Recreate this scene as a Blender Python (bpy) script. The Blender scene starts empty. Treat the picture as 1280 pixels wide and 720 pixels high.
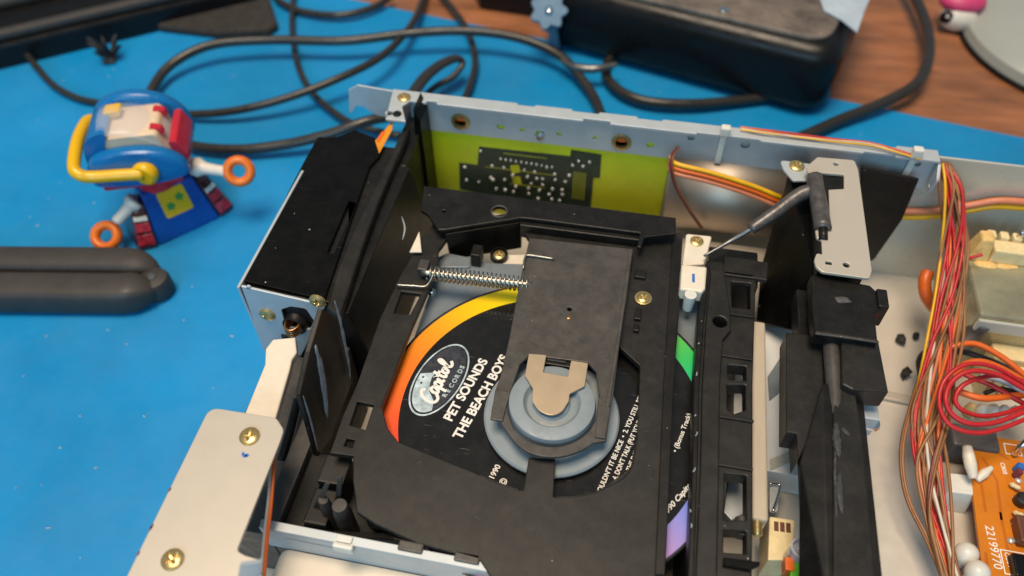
import bpy, bmesh, math, random
from mathutils import Vector, Matrix
random.seed(7)
PI = math.pi
scene = bpy.context.scene
COL = scene.collection
MM = 0.001                      # every number below is in millimetres; the compact disc's top face is z = 0

# ------------------------------------------------------------------ camera, world, lamps, exposure
cam_d = bpy.data.cameras.new('camera')
cam = bpy.data.objects.new('camera', cam_d); COL.objects.link(cam)
CR = Matrix(((0.98109537, 0.19328798, -0.00957231), (-0.14177905, 0.75155119, 0.64425888), (0.13172157, -0.63072225, 0.76474758)))
cam.matrix_world = Matrix.Translation(Vector((15.855, -137.349, 232.088))*MM) @ CR.transposed().to_4x4()
cam_d.sensor_width = 36.0; cam_d.lens = 36.0*975.69/1280.0
cam_d.clip_start = 0.005; cam_d.clip_end = 20
cam_d.dof.use_dof = True; cam_d.dof.focus_distance = 0.268; cam_d.dof.aperture_fstop = 8.0
scene.camera = cam

world = bpy.data.worlds.new('World'); scene.world = world; world.use_nodes = True
world.node_tree.nodes['Background'].inputs['Color'].default_value = (0.62, 0.82, 1.0, 1)
world.node_tree.nodes['Background'].inputs['Strength'].default_value = 0.25

def area_light(name, loc, target, sx, sy, watts, color):
    d = bpy.data.lights.new(name, 'AREA'); d.shape = 'RECTANGLE'; d.size = sx; d.size_y = sy; d.energy = watts; d.color = color
    o = bpy.data.objects.new(name, d); COL.objects.link(o); o.location = loc
    o.rotation_euler = (Vector(target)-Vector(loc)).to_track_quat('-Z', 'Y').to_euler()
    return o
area_light('ceiling_lamp', (-0.20, -0.06, 1.7), (0, 0.05, 0), 0.75, 0.75, 34.0, (1.0, 0.81, 0.60))
area_light('window_light', (-0.15, -1.45, 0.75), (0, 0.05, 0), 0.9, 0.7, 11.5, (0.42, 0.76, 1.0))

scene.view_settings.view_transform = 'Standard'; scene.view_settings.look = 'None'
scene.view_settings.exposure = 0.0; scene.view_settings.gamma = 1.0; scene.view_settings.use_curve_mapping = False
scene.render.engine = 'CYCLES'; scene.cycles.use_denoising = True
scene.cycles.max_bounces = 8

# ------------------------------------------------------------------ materials
def lin(h):
    h = h.lstrip('#'); out = []
    for i in (0, 2, 4):
        c = int(h[i:i+2], 16)/255.0
        out.append(c/12.92 if c <= 0.04045 else ((c+0.055)/1.055)**2.4)
    return (*out, 1.0)
def mul(c, k): return (c[0]*k, c[1]*k, c[2]*k, 1.0)
MATS = {}
def mat(name, col, rough=0.5, metal=0.0, var=0.15, vs=0.15, rvar=0.1, bump=0.0, bs=2.0, dust=0.0, dcell=4.0, scratch=0.0, spec=0.5,
        trans=0.0, coat=0.0, emit=None, sss=0.0, stretch=(1, 1, 1), alpha=1.0, film=0.03):
    """procedural surface; scales are in 1/mm. var: tonal mottling, dust: pale specks, scratch: fine pale hairlines"""
    m = bpy.data.materials.new(name); m.use_nodes = True; MATS[name] = m
    nt = m.node_tree; N = nt.nodes; L = nt.links; b = N['Principled BSDF']
    base = lin(col) if isinstance(col, str) else (*col, 1.0)
    tc = N.new('ShaderNodeTexCoord'); mp = N.new('ShaderNodeMapping'); mp.inputs['Scale'].default_value = (1000*stretch[0], 1000*stretch[1], 1000*stretch[2])
    L.new(tc.outputs['Object'], mp.inputs['Vector']); V = mp.outputs['Vector']
    n1 = N.new('ShaderNodeTexNoise'); n1.inputs['Scale'].default_value = vs; n1.inputs['Detail'].default_value = 6; n1.inputs['Roughness'].default_value = 0.65
    L.new(V, n1.inputs['Vector'])
    r1 = N.new('ShaderNodeValToRGB'); r1.color_ramp.elements[0].position = 0.3; r1.color_ramp.elements[1].position = 0.72
    r1.color_ramp.elements[0].color = mul(base, 1-var); r1.color_ramp.elements[1].color = mul(base, 1+var)
    L.new(n1.outputs['Fac'], r1.inputs['Fac']); c = r1.outputs['Color']
    def over(cin, fac, colr):
        mx = N.new('ShaderNodeMix'); mx.data_type = 'RGBA'
        L.new(fac, mx.inputs['Factor']); L.new(cin, mx.inputs['A']); mx.inputs['B'].default_value = colr
        return mx.outputs['Result']
    def math_(op, a, bb):
        n = N.new('ShaderNodeMath'); n.operation = op; n.use_clamp = True
        for i, v in enumerate((a, bb)):
            if isinstance(v, (int, float)): n.inputs[i].default_value = v
            else: L.new(v, n.inputs[i])
        return n.outputs[0]
    rough_in = None
    mr = N.new('ShaderNodeMapRange'); mr.inputs['From Min'].default_value = 0.3; mr.inputs['From Max'].default_value = 0.7
    mr.inputs['To Min'].default_value = max(0.02, rough-rvar); mr.inputs['To Max'].default_value = min(1, rough+rvar)
    n2 = N.new('ShaderNodeTexNoise'); n2.inputs['Scale'].default_value = vs*2.7; n2.inputs['Detail'].default_value = 5
    L.new(V, n2.inputs['Vector']); L.new(n2.outputs['Fac'], mr.inputs['Value']); L.new(mr.outputs['Result'], b.inputs['Roughness'])
    if dust > 0:
        vo = N.new('ShaderNodeTexVoronoi'); vo.inputs['Scale'].default_value = 1.0/dcell; L.new(V, vo.inputs['Vector'])
        sp = N.new('ShaderNodeSeparateColor'); L.new(vo.outputs['Color'], sp.inputs['Color'])
        size = math_('MULTIPLY', sp.outputs['Red'], 0.055)
        near = math_('LESS_THAN', vo.outputs['Distance'], size)
        some = math_('GREATER_THAN', sp.outputs['Green'], 0.45)
        f = math_('MULTIPLY', math_('MULTIPLY', near, some), dust)
        c = over(c, f, (0.55, 0.53, 0.5, 1))
        # film of fine dust in broad patches
        nd = N.new('ShaderNodeTexNoise'); nd.inputs['Scale'].default_value = 0.11; nd.inputs['Detail'].default_value = 10; nd.inputs['Roughness'].default_value = 0.8
        L.new(V, nd.inputs['Vector'])
        mrd = N.new('ShaderNodeMapRange'); mrd.inputs['From Min'].default_value = 0.42; mrd.inputs['From Max'].default_value = 0.75
        mrd.inputs['To Max'].default_value = film; L.new(nd.outputs['Fac'], mrd.inputs['Value'])
        c = over(c, mrd.outputs['Result'], (0.42, 0.38, 0.33, 1))
    if scratch > 0:
        for k, (ang, sc) in enumerate(((0.5, 0.10), (2.2, 0.075), (1.3, 0.06))):
            rm = N.new('ShaderNodeMapping'); rm.inputs['Rotation'].default_value = (0.3*k, 0.2, ang); rm.inputs['Scale'].default_value = (sc, sc*26, sc*9)
            L.new(V, rm.inputs['Vector'])
            sn = N.new('ShaderNodeTexNoise'); sn.inputs['Scale'].default_value = 1.0; sn.inputs['Detail'].default_value = 2; L.new(rm.outputs['Vector'], sn.inputs['Vector'])
            f = math_('MULTIPLY', math_('GREATER_THAN', sn.outputs['Fac'], 0.75), 0.35*scratch)
            c = over(c, f, (0.5, 0.5, 0.5, 1))
    L.new(c, b.inputs['Base Color'])
    if bump > 0:
        bn = N.new('ShaderNodeTexNoise'); bn.inputs['Scale'].default_value = bs; bn.inputs['Detail'].default_value = 4; L.new(V, bn.inputs['Vector'])
        bp = N.new('ShaderNodeBump'); bp.inputs['Strength'].default_value = 1.0; bp.inputs['Distance'].default_value = bump*MM
        L.new(bn.outputs['Fac'], bp.inputs['Height']); L.new(bp.outputs['Normal'], b.inputs['Normal'])
    b.inputs['Metallic'].default_value = metal; b.inputs['Specular IOR Level'].default_value = spec
    b.inputs['Transmission Weight'].default_value = trans; b.inputs['Coat Weight'].default_value = coat
    b.inputs['Alpha'].default_value = alpha
    if sss: b.inputs['Subsurface Weight'].default_value = sss; b.inputs['Subsurface Radius'].default_value = (0.002, 0.0015, 0.001)
    return m

mat('blue_mat', (0.003, 0.245, 0.56), 0.5, var=0.17, vs=0.008, rvar=0.16, bump=0.05, bs=1.2, spec=0.4, dust=0.7, dcell=9, scratch=0.10, film=0.03)  # pale specks serve as dust and as painted specks of glare
mat('wood', (0.32, 0.12, 0.048), 0.42, var=0.55, vs=0.03, stretch=(0.35, 1.6, 1), dust=0.6, dcell=14, film=0.12, bump=0.15, bs=0.3)
mat('black_plastic', (0.0065, 0.006, 0.0055), 0.38, spec=0.30, var=0.1, vs=0.05, rvar=0.05, bump=0.03, bs=3, dust=0.75, scratch=0.06, film=0.035)
mat('dark_plastic', (0.012, 0.0112, 0.0105), 0.42, spec=0.32, var=0.08, vs=0.05, rvar=0.04, bump=0.04, bs=3, dust=0.7, dcell=5, scratch=0.06, film=0.05)
mat('flap_plastic', (0.048, 0.043, 0.039), 0.44, spec=0.45, var=0.12, vs=0.12, bump=0.04, bs=3, dust=0.8, dcell=3, scratch=0.1, film=0.13)
mat('glossy_black', (0.0032, 0.003, 0.0028), 0.32, spec=0.16, var=0.15, vs=0.1, rvar=0.06, dust=0.8, dcell=6, scratch=0.12, film=0.012)
mat('steel', (0.49, 0.53, 0.555), 0.42, metal=0.25, var=0.06, vs=0.12, rvar=0.06, bump=0.01, bs=1, scratch=0.15)
mat('steel_painted', (0.53, 0.475, 0.40), 0.40, metal=0.25, var=0.02, vs=0.05, rvar=0.03, bump=0.008, bs=2)
mat('steel_painted_lit', (0.62, 0.565, 0.49), 0.42, metal=0.15, var=0.04, vs=0.08, bump=0.01, bs=2)  # lighter copy of steel_painted: the floor's extra exposure is in the colour
mat('bright_steel', (0.60, 0.58, 0.50), 0.28, metal=0.3, var=0.03, vs=0.02, rvar=0.03)
mat('dark_steel', (0.20, 0.20, 0.20), 0.35, metal=0.8, var=0.25, vs=0.15, scratch=0.5)
mat('lever_steel', (0.12, 0.11, 0.105), 0.4, metal=0.45, var=0.4, vs=0.3, scratch=1.0, bump=0.05, bs=1)
mat('chrome', (0.75, 0.75, 0.74), 0.15, metal=1.0, var=0.05)
mat('spring_wire', (0.46, 0.42, 0.35), 0.36, metal=1.0, var=0.1)
mat('brass', (0.62, 0.46, 0.20), 0.3, metal=0.8, var=0.25, vs=1.2)
mat('grease_thin', (0.10, 0.10, 0.10), 0.4, var=0.5, vs=0.5, bump=0.15, bs=0.8, alpha=0.45)
mat('white_sheet', (0.66, 0.67, 0.66), 0.4, var=0.05, vs=0.1)
mat('copper', (0.50, 0.23, 0.10), 0.32, metal=0.9, var=0.3, vs=0.8)
mat('leaf_steel', (0.52, 0.40, 0.27), 0.4, metal=0.6, var=0.06, vs=0.05, rvar=0.03)
mat('board_green', (0.60, 0.64, 0.016), 0.38, var=0.12, vs=0.05)
mat('board_copper', (0.020, 0.042, 0.026), 0.35, var=0.4, vs=0.3)
mat('board_orange', (0.62, 0.185, 0.006), 0.38, var=0.1, vs=0.08)
mat('solder', (0.78, 0.78, 0.76), 0.3, metal=0.6, var=0.1)
mat('print_white', (0.82, 0.78, 0.72), 0.45, var=0.06)
mat('clamp_blue', (0.225, 0.265, 0.29), 0.5, var=0.08, vs=0.2, dust=0.3)
mat('tray_grey', (0.17, 0.20, 0.225), 0.4, var=0.08, vs=0.1, dust=0.4)
mat('white_plastic', (0.76, 0.68, 0.56), 0.45, var=0.06, vs=0.2, sss=0.15)
mat('milky_plastic', (0.70, 0.68, 0.62), 0.35, var=0.06, sss=0.3)
mat('cream_rod', (0.50, 0.42, 0.32), 0.42, var=0.12, vs=0.1, stretch=(1, 0.2, 1))
mat('wax', (0.75, 0.50, 0.19), 0.45, var=0.2, vs=0.3, sss=0.2, bump=0.3, bs=0.3)
mat('connector_cream', (0.78, 0.62, 0.34), 0.45, var=0.12, vs=0.4)
mat('transformer_tin', (0.42, 0.385, 0.26), 0.3, metal=0.55, var=0.22, vs=0.05)
mat('grease', (0.42, 0.46, 0.50), 0.25, var=0.35, vs=0.4, bump=0.2, bs=0.8, alpha=0.55)
mat('cable_black', (0.030, 0.026, 0.023), 0.30, var=0.15, vs=0.05)
mat('rubber_grey', (0.040, 0.034, 0.031), 0.55, var=0.12, vs=0.05, dust=0.3)
mat('case_black', (0.007, 0.007, 0.008), 0.3, spec=0.25, var=0.2, vs=0.03, bump=0.05, bs=1)
mat('case_dusty', (0.14, 0.11, 0.09), 0.5, var=0.65, vs=0.05, dust=1.0, dcell=8)
mat('fabric_black', (0.032, 0.027, 0.024), 0.9, var=0.4, vs=0.2, bump=0.4, bs=0.8)
mat('toy_blue', (0.005, 0.15, 0.42), 0.25, var=0.05)
mat('toy_deep_blue', (0.004, 0.07, 0.35), 0.3, var=0.08)
mat('toy_yellow', (0.80, 0.45, 0.004), 0.3, var=0.04)
mat('toy_red', (0.55, 0.02, 0.04), 0.3, var=0.05)
mat('toy_cream', (0.75, 0.56, 0.38), 0.4, var=0.04)
mat('toy_white', (0.72, 0.66, 0.58), 0.4, var=0.05)
mat('toy_orange', (0.78, 0.17, 0.01), 0.35, var=0.05)
mat('toy_green', (0.03, 0.28, 0.05), 0.4, var=0.1)
mat('toy_clear', (0.80, 0.85, 0.92), 0.06, trans=0.0, alpha=0.16, var=0.02, spec=0.7)
mat('toy_dark', (0.06, 0.012, 0.014), 0.2, var=0.7, vs=0.25, coat=0.6)
mat('toy_berry', (0.42, 0.03, 0.05), 0.2, var=0.6, vs=0.3, coat=0.6)
mat('pink', (0.60, 0.05, 0.16), 0.45, var=0.1)
mat('grey_enamel', (0.36, 0.38, 0.35), 0.4, var=0.06, vs=0.02)
mat('paper_card', (0.42, 0.50, 0.58), 0.6, var=0.2, vs=0.05)
mat('knob_blue', (0.14, 0.24, 0.34), 0.4, var=0.1)
mat('rust_wire', (0.16, 0.03, 0.04), 0.45, var=0.1)
mat('wire_red', (0.50, 0.016, 0.022), 0.4, var=0.1)
mat('wire_orange', (0.72, 0.13, 0.012), 0.4, var=0.1)
mat('wire_yellow', (0.80, 0.43, 0.008), 0.4, var=0.1)
mat('wire_brown', (0.22, 0.085, 0.03), 0.42, var=0.15)
mat('wire_tan', (0.30, 0.13, 0.05), 0.42, var=0.15)
mat('wire_white', (0.62, 0.54, 0.46), 0.42, var=0.1)
mat('wire_black', (0.02, 0.018, 0.018), 0.4, var=0.1)
mat('wire_grey', (0.35, 0.36, 0.40), 0.4, var=0.1)
mat('wire_salmon', (0.62, 0.20, 0.10), 0.42, var=0.1)
mat('label_amber', (0.72, 0.27, 0.01), 0.4, var=0.1)
mat('label_red', (0.45, 0.06, 0.02), 0.4, var=0.1)
mat('ink_blue', (0.02, 0.14, 0.48), 0.5, var=0.2)
mat('bright_green', (0.10, 0.42, 0.02), 0.4, var=0.15)
mat('clear_lens', (0.42, 0.42, 0.46), 0.12, var=0.1, coat=0.5)
mat('disc_black', (0.010, 0.009, 0.0085), 0.16, var=0.15, vs=0.05, rvar=0.05, dust=0.35, dcell=5, scratch=0.6)
mat('emblem_pale', (0.46, 0.55, 0.59), 0.35, var=0.55, vs=0.22)
mat('emblem_dark', (0.035, 0.036, 0.045), 0.3, var=0.7, vs=0.35)
mat('crumb', (0.014, 0.013, 0.012), 0.7, var=0.4, vs=0.5)
mat('shrink_grey', (0.085, 0.080, 0.078), 0.45, var=0.15)
mat('brown_part', (0.14, 0.05, 0.03), 0.4, var=0.2)

# ------------------------------------------------------------------ mesh helpers (all in mm)
def link(o, parent=None):
    COL.objects.link(o)
    if parent is not None:
        o.parent = parent; o.matrix_parent_inverse = parent.matrix_world.inverted()
    return o
def mesh_obj(name, verts, faces, m, parent=None, smooth=False):
    me = bpy.data.meshes.new(name)
    me.from_pydata([(v[0]*MM, v[1]*MM, v[2]*MM) for v in verts], [], faces)
    bm = bmesh.new(); bm.from_mesh(me); bmesh.ops.recalc_face_normals(bm, faces=bm.faces); bm.to_mesh(me); bm.free()
    if smooth:
        for p in me.polygons: p.use_smooth = True
    me.materials.append(MATS[m])
    return link(bpy.data.objects.new(name, me), parent)
def tag(o, label, cat=None, group=None, kind=None):
    o['label'] = label
    if cat: o['category'] = cat
    if group: o['group'] = group
    if kind: o['kind'] = kind
    return o
def thing(name, label, cat, loc, group=None, rotz=0.0):
    o = bpy.data.objects.new(name, None); COL.objects.link(o)
    o.empty_display_size = 0.01
    o.matrix_world = Matrix.Translation(Vector(loc)*MM) @ Matrix.Rotation(rotz, 4, 'Z')
    bpy.context.view_layer.update()
    return tag(o, label, cat, group)
def rounded(pts, r, n=5):
    """round polygon corners; r is one radius or a list"""
    out = []; k = len(pts)
    for i in range(k):
        p = Vector(pts[i][:2]); a = Vector(pts[i-1][:2])-p; b = Vector(pts[(i+1) % k][:2])-p
        rr = r[i] if isinstance(r, (list, tuple)) else r
        la, lb = a.length, b.length
        if rr <= 0 or la < 1e-6 or lb < 1e-6: out.append(tuple(p)); continue
        a.normalize(); b.normalize()
        ang = a.angle(b)
        if ang > 3.05: out.append(tuple(p)); continue
        d = min(rr/math.tan(ang/2), la*0.48, lb*0.48)
        p0, p1 = p+a*d, p+b*d
        for j in range(n+1):
            t = j/n
            q = p0*(1-t)**2 + p*2*t*(1-t) + p1*t*t
            out.append((q.x, q.y))
    return out
def circle(cx, cy, r, n=24, ry=None):
    ry = ry or r
    return [(cx+r*math.cos(2*PI*i/n), cy+ry*math.sin(2*PI*i/n)) for i in range(n)]
def rect(x0, y0, x1, y1): return [(x0, y0), (x1, y0), (x1, y1), (x0, y1)]
def plate(name, pts, a, b, m, parent=None, holes=(), bevel=0.25, axis='z', smooth=False):
    """extrude a 2D outline (with holes) between a and b along an axis, edges bevelled"""
    cu = bpy.data.curves.new('tmp', 'CURVE'); cu.dimensions = '2D'; cu.fill_mode = 'BOTH'
    h = (b-a)/2; bevel = min(bevel, h*0.9)
    cu.extrude = max(0.0, h-bevel); cu.bevel_depth = bevel; cu.bevel_resolution = 4 if bevel > 4 else 1; cu.offset = -bevel
    for loop in [pts]+list(holes):
        sp = cu.splines.new('POLY'); sp.points.add(len(loop)-1); sp.use_cyclic_u = True
        for i, p in enumerate(loop): sp.points[i].co = (p[0], p[1], 0, 1)
    ob = bpy.data.objects.new('tmp', cu); COL.objects.link(ob)
    dg = bpy.context.evaluated_depsgraph_get(); ev = ob.evaluated_get(dg)
    me = bpy.data.meshes.new_from_object(ev)
    bpy.data.objects.remove(ob); bpy.data.curves.remove(cu)
    me.name = name; mid = (a+b)/2
    for v in me.vertices:
        u, w, d = v.co.x, v.co.y, v.co.z+mid
        v.co = Vector({'z': (u, w, d), 'y': (u, d, w), 'x': (d, u, w)}[axis])*MM
    bm = bmesh.new(); bm.from_mesh(me); bmesh.ops.remove_doubles(bm, verts=bm.verts, dist=1e-7)
    bmesh.ops.recalc_face_normals(bm, faces=bm.faces); bm.to_mesh(me); bm.free()
    for p in me.polygons: p.use_smooth = smooth
    me.materials.clear(); me.materials.append(MATS[m])
    return link(bpy.data.objects.new(name, me), parent)
def box(name, lo, hi, m, parent=None, bevel=0.4, seg=2):
    bm = bmesh.new(); bmesh.ops.create_cube(bm, size=1.0)
    for v in bm.verts:
        v.co = Vector([(lo[i]+hi[i])/2+v.co[i]*(hi[i]-lo[i]) for i in range(3)])
    if bevel > 0:
        bv = min(bevel, 0.45*min(hi[i]-lo[i] for i in range(3)))
        bmesh.ops.bevel(bm, geom=bm.edges[:], offset=bv, segments=seg, affect='EDGES', profile=0.6)
    for v in bm.verts: v.co *= MM
    me = bpy.data.meshes.new(name); bm.to_mesh(me); bm.free(); me.materials.append(MATS[m])
    return link(bpy.data.objects.new(name, me), parent)
def hull(name, pts, m, parent=None, bevel=0.4, seg=2):
    """convex solid through the given corner points"""
    bm = bmesh.new()
    for p in pts: bm.verts.new(p)
    r = bmesh.ops.convex_hull(bm, input=bm.verts)
    bmesh.ops.dissolve_limit(bm, angle_limit=0.02, verts=bm.verts, edges=bm.edges)
    if bevel > 0: bmesh.ops.bevel(bm, geom=bm.edges[:], offset=bevel, segments=seg, affect='EDGES', profile=0.6)
    bmesh.ops.recalc_face_normals(bm, faces=bm.faces)
    for v in bm.verts: v.co *= MM
    me = bpy.data.meshes.new(name); bm.to_mesh(me); bm.free(); me.materials.append(MATS[m])
    return link(bpy.data.objects.new(name, me), parent)
def smooth_path(pts, n=8, closed=False):
    P = [Vector(p) for p in pts]; out = []; k = len(P)
    if k < 3: return P
    rng = range(k) if closed else range(k-1)
    for i in rng:
        p1, p2 = P[i], P[(i+1) % k]
        p0 = P[i-1] if (i > 0 or closed) else p1*2-p2
        p3 = P[(i+2) % k] if (i+2 < k or closed) else p2*2-p1
        for j in range(n):
            t = j/n
            out.append(0.5*((2*p1)+(p2-p0)*t+(2*p0-5*p1+4*p2-p3)*t*t+(3*p1-p0-3*p2+p3)*t**3))
    if not closed: out.append(P[-1])
    return out
def sweep(path, radius, n=8, sect=None, closed=False):
    """verts and faces of a tube; radius is a number or a list; sect an optional list of (u, v) profile points"""
    path = [Vector(p) for p in path]; verts = []; faces = []; k = len(path)
    sect = sect or [(math.cos(2*PI*i/n), math.sin(2*PI*i/n)) for i in range(n)]
    n = len(sect)
    tprev = None; u = None
    for i in range(k):
        if closed: t = path[(i+1) % k]-path[i-1]
        else: t = path[min(i+1, k-1)]-path[max(i-1, 0)]
        t.normalize()
        if u is None:
            ref = Vector((0, 0, 1)) if abs(t.z) < 0.9 else Vector((1, 0, 0))
            u = ref.cross(t).normalized()
        else:
            u = (u-t*u.dot(t)).normalized()
        v = t.cross(u)
        r = radius[i] if isinstance(radius, (list, tuple)) else radius
        for a, b in sect: verts.append(path[i]+u*a*r+v*b*r)
    for i in range(k if closed else k-1):
        for j in range(n):
            a = i*n+j; b = i*n+(j+1) % n; c = ((i+1) % k)*n+(j+1) % n; d = ((i+1) % k)*n+j
            faces.append((a, b, c, d))
    if not closed:
        faces.append(tuple(range(n-1, -1, -1))); faces.append(tuple(range((k-1)*n, k*n)))
    return verts, faces
def tube(name, pts, r, m, parent=None, n=8, step=8, closed=False, sect=None, raw=False):
    p = pts if raw else smooth_path(pts, step, closed)
    if isinstance(r, (list, tuple)) and len(r) != len(p):
        q = []; k = len(r)
        for i in range(len(p)):
            t = i/(len(p)-1)*(k-1); j = min(int(t), k-2); q.append(r[j]+(r[j+1]-r[j])*(t-j))
        r = q
    v, f = sweep(p, r, n, sect, closed)
    return mesh_obj(name, v, f, m, parent, smooth=True)
def lathe(name, prof, c, m, parent=None, axis='z', n=32, smooth=True, tilt=None):
    verts = []; faces = []
    for (r, h) in prof:
        for i in range(n):
            a = 2*PI*i/n; x, y, z = r*math.cos(a), r*math.sin(a), h
            if axis == 'y': x, y, z = x, -z, y
            if axis == 'x': x, y, z = z, x, y
            q = Vector((x, y, z))
            if tilt is not None: q = tilt @ q
            verts.append((c[0]+q.x, c[1]+q.y, c[2]+q.z))
    for k in range(len(prof)-1):
        for i in range(n):
            j = (i+1) % n
            faces.append((k*n+i, k*n+j, (k+1)*n+j, (k+1)*n+i))
    faces.append(tuple(range(n-1, -1, -1))); faces.append(tuple(range((len(prof)-1)*n, len(prof)*n)))
    o = mesh_obj(name, verts, faces, m, parent, smooth=False)
    if smooth:
        for p in o.data.polygons: p.use_smooth = len(p.vertices) == 4
        o.data.set_sharp_from_angle(angle=math.radians(40))
    return o
SCREWS = {}
def screw_mesh(m, r, cross=True):
    key = (m, r, cross)
    if key in SCREWS: return SCREWS[key]
    verts = [(0, 0, 0.0)]; faces = []; n = 32; rings = 12
    def hgt(x, y):
        d = math.hypot(x, y)/r; h = 0.42*r*math.sqrt(max(0, 1-0.8*d*d))
        w = 0.13*r; L = 0.62*r
        if cross and ((abs(x) < w and abs(y) < L) or (abs(y) < w and abs(x) < L)): h -= 0.32*r*(1-0.75*d)
        return h
    verts[0] = (0, 0, hgt(0, 0))
    for k in range(1, rings+1):
        for i in range(n):
            a = 2*PI*(i+0.5)/n; rr = r*k/rings; x, y = rr*math.cos(a), rr*math.sin(a); verts.append((x, y, hgt(x, y)))
    for i in range(n): a = 2*PI*(i+0.5)/n; verts.append((r*math.cos(a), r*math.sin(a), -0.1*r))
    for i in range(n): faces.append((0, 1+i, 1+(i+1) % n))
    for k in range(rings):
        for i in range(n):
            j = (i+1) % n; faces.append((1+k*n+i, 1+(k+1)*n+i, 1+(k+1)*n+j, 1+k*n+j))
    me = bpy.data.meshes.new('screw'); me.from_pydata([(v[0]*MM, v[1]*MM, v[2]*MM) for v in verts], [], faces)
    me.materials.append(MATS[m])
    for p in me.polygons: p.use_smooth = True
    me.set_sharp_from_angle(angle=math.radians(35))
    SCREWS[key] = me; return me
def screw(loc, r, m, parent, axis='z', rot=0.4, cross=True, tilt=(0, 0), name='screw'):
    o = bpy.data.objects.new(name, screw_mesh(m, r, cross)); 
    o.location = Vector(loc)*MM
    if axis == 'y': o.rotation_euler = (PI/2+tilt[0], rot, tilt[1])
    elif axis == 'x': o.rotation_euler = (0, PI/2, rot)
    elif axis == '-x': o.rotation_euler = (0, -PI/2, rot)
    else: o.rotation_euler = (tilt[0], tilt[1], rot)
    return link(o, parent)
def text(name, s, loc, size, m, parent, rot=0.0, ext=0.03, bold=0.0, shear=0.0, sx=1.0, align='LEFT', axis='z', space=1.0, fit=None):
    cu = bpy.data.curves.new('tmp', 'FONT'); cu.body = s; cu.size = size; cu.extrude = ext; cu.offset = bold; cu.shear = shear; cu.align_x = align; cu.space_character = space
    ob = bpy.data.objects.new('tmp', cu); COL.objects.link(ob)
    dg = bpy.context.evaluated_depsgraph_get(); me = bpy.data.meshes.new_from_object(ob.evaluated_get(dg))
    bpy.data.objects.remove(ob); bpy.data.curves.remove(cu)
    if fit: sx = fit/(max(v.co.x for v in me.vertices)-min(v.co.x for v in me.vertices))
    R = Matrix.Rotation(rot, 3, 'Z')
    for v in me.vertices:
        q = R @ Vector((v.co.x*sx, v.co.y, v.co.z))
        v.co = (q+Vector(loc))*MM
    me.name = name; me.materials.clear(); me.materials.append(MATS[m])
    return link(bpy.data.objects.new(name, me), parent)
def blob(name, c, r, m, parent=None, seed=0, rough=0.3, sub=2, smooth=False):
    bm = bmesh.new(); bmesh.ops.create_icosphere(bm, subdivisions=sub, radius=1.0)
    rnd = random.Random(seed)
    for v in bm.verts:
        k = 1+rnd.uniform(-rough, rough)
        v.co = Vector((c[0]+v.co.x*r[0]*k, c[1]+v.co.y*r[1]*k, c[2]+v.co.z*r[2]*k))*MM
    me = bpy.data.meshes.new(name); bm.to_mesh(me); bm.free(); me.materials.append(MATS[m])
    for p in me.polygons: p.use_smooth = smooth
    return link(bpy.data.objects.new(name, me), parent)

mat('mirror_steel', (0.46, 0.39, 0.32), 0.52, metal=0.8, var=0.03, vs=0.02, rvar=0.03)
mat('trace_orange', (0.50, 0.13, 0.004), 0.38, var=0.1, vs=0.08)
MAT_Z = -62.0; FLOOR = -50.0

# ------------------------------------------------------------------ setting: desk
desk = plate('desk', rect(-900, -500, 800, 1100), -90, -64.5, 'wood', None, bevel=1.0)
desk['kind'] = 'structure'
# ------------------------------------------------------------------ blue mat
me_edge = [(-174.9, 345.8), (-51.0, 323.9), (126.8, 290.1), (236.1, 272.9)]
slope = (me_edge[3][1]-me_edge[0][1])/(me_edge[3][0]-me_edge[0][0])
ye = lambda x: me_edge[0][1]+slope*(x-me_edge[0][0])
work_mat = plate('work_mat', rounded([(-620, -330), (420, -330), (420, ye(420)), (-620, ye(-620))], 12), -64.4, MAT_Z, 'blue_mat', None, bevel=0.5)
tag(work_mat, 'flat bright blue rubber work mat under the opened player', 'mat')

# ------------------------------------------------------------------ compact disc
disc = thing('compact_disc', 'black printed music disc with rainbow rim lying in the open player', 'disc', (0, 0, -1.2))
lathe('disc_body', [(7.5, -1.2), (60, -1.2), (60, 0), (7.5, 0)], (0, 0, 0), 'disc_black', disc, n=128)
m = bpy.data.materials.new('rainbow_print'); m.use_nodes = True; MATS['rainbow_print'] = m
nt = m.node_tree; N = nt.nodes; Lk = nt.links; b = N['Principled BSDF']
tc = N.new('ShaderNodeTexCoord'); gr = N.new('ShaderNodeTexGradient'); gr.gradient_type = 'RADIAL'; Lk.new(tc.outputs['Object'], gr.inputs['Vector'])
rp = N.new('ShaderNodeValToRGB'); Lk.new(gr.outputs['Fac'], rp.inputs['Fac']); Lk.new(rp.outputs['Color'], b.inputs['Base Color'])
stops = [(-180, '#f26a22'), (-158, '#e8401c'), (-140, '#d8304a'), (-75, '#c05a9a'), (-46, '#b98cc8'), (-33, '#8f8fe0'), (-20, '#5a80d8'), (5, '#20a0a8'), (30, '#28c07a'), (38, '#3cc060'), (75, '#a8c818'), (98, '#dcd608'), (112, '#f0d800'), (135, '#f2bd08'), (150, '#f29a10'), (166, '#f07a1a'), (180, '#f26a22')]
els = rp.color_ramp.elements
for i, (a, h) in enumerate(stops):
    p = (a+180)/360.0
    e = els[0] if i == 0 else (els[1] if i == len(stops)-1 else els.new(p))
    if i == len(stops)-1: e = els[len(els)-1]
    e.position = p; e.color = lin(h)
b.inputs['Roughness'].default_value = 0.33
def annulus(name, r0, r1, z, m, parent, n=160):
    v = []; f = []
    for i in range(n):
        a = 2*PI*i/n; v += [(r0*math.cos(a), r0*math.sin(a), z), (r1*math.cos(a), r1*math.sin(a), z)]
    for i in range(n):
        j = (i+1) % n; f.append((2*i, 2*i+1, 2*j+1, 2*j))
    return mesh_obj(name, v, f, m, parent)
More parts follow.
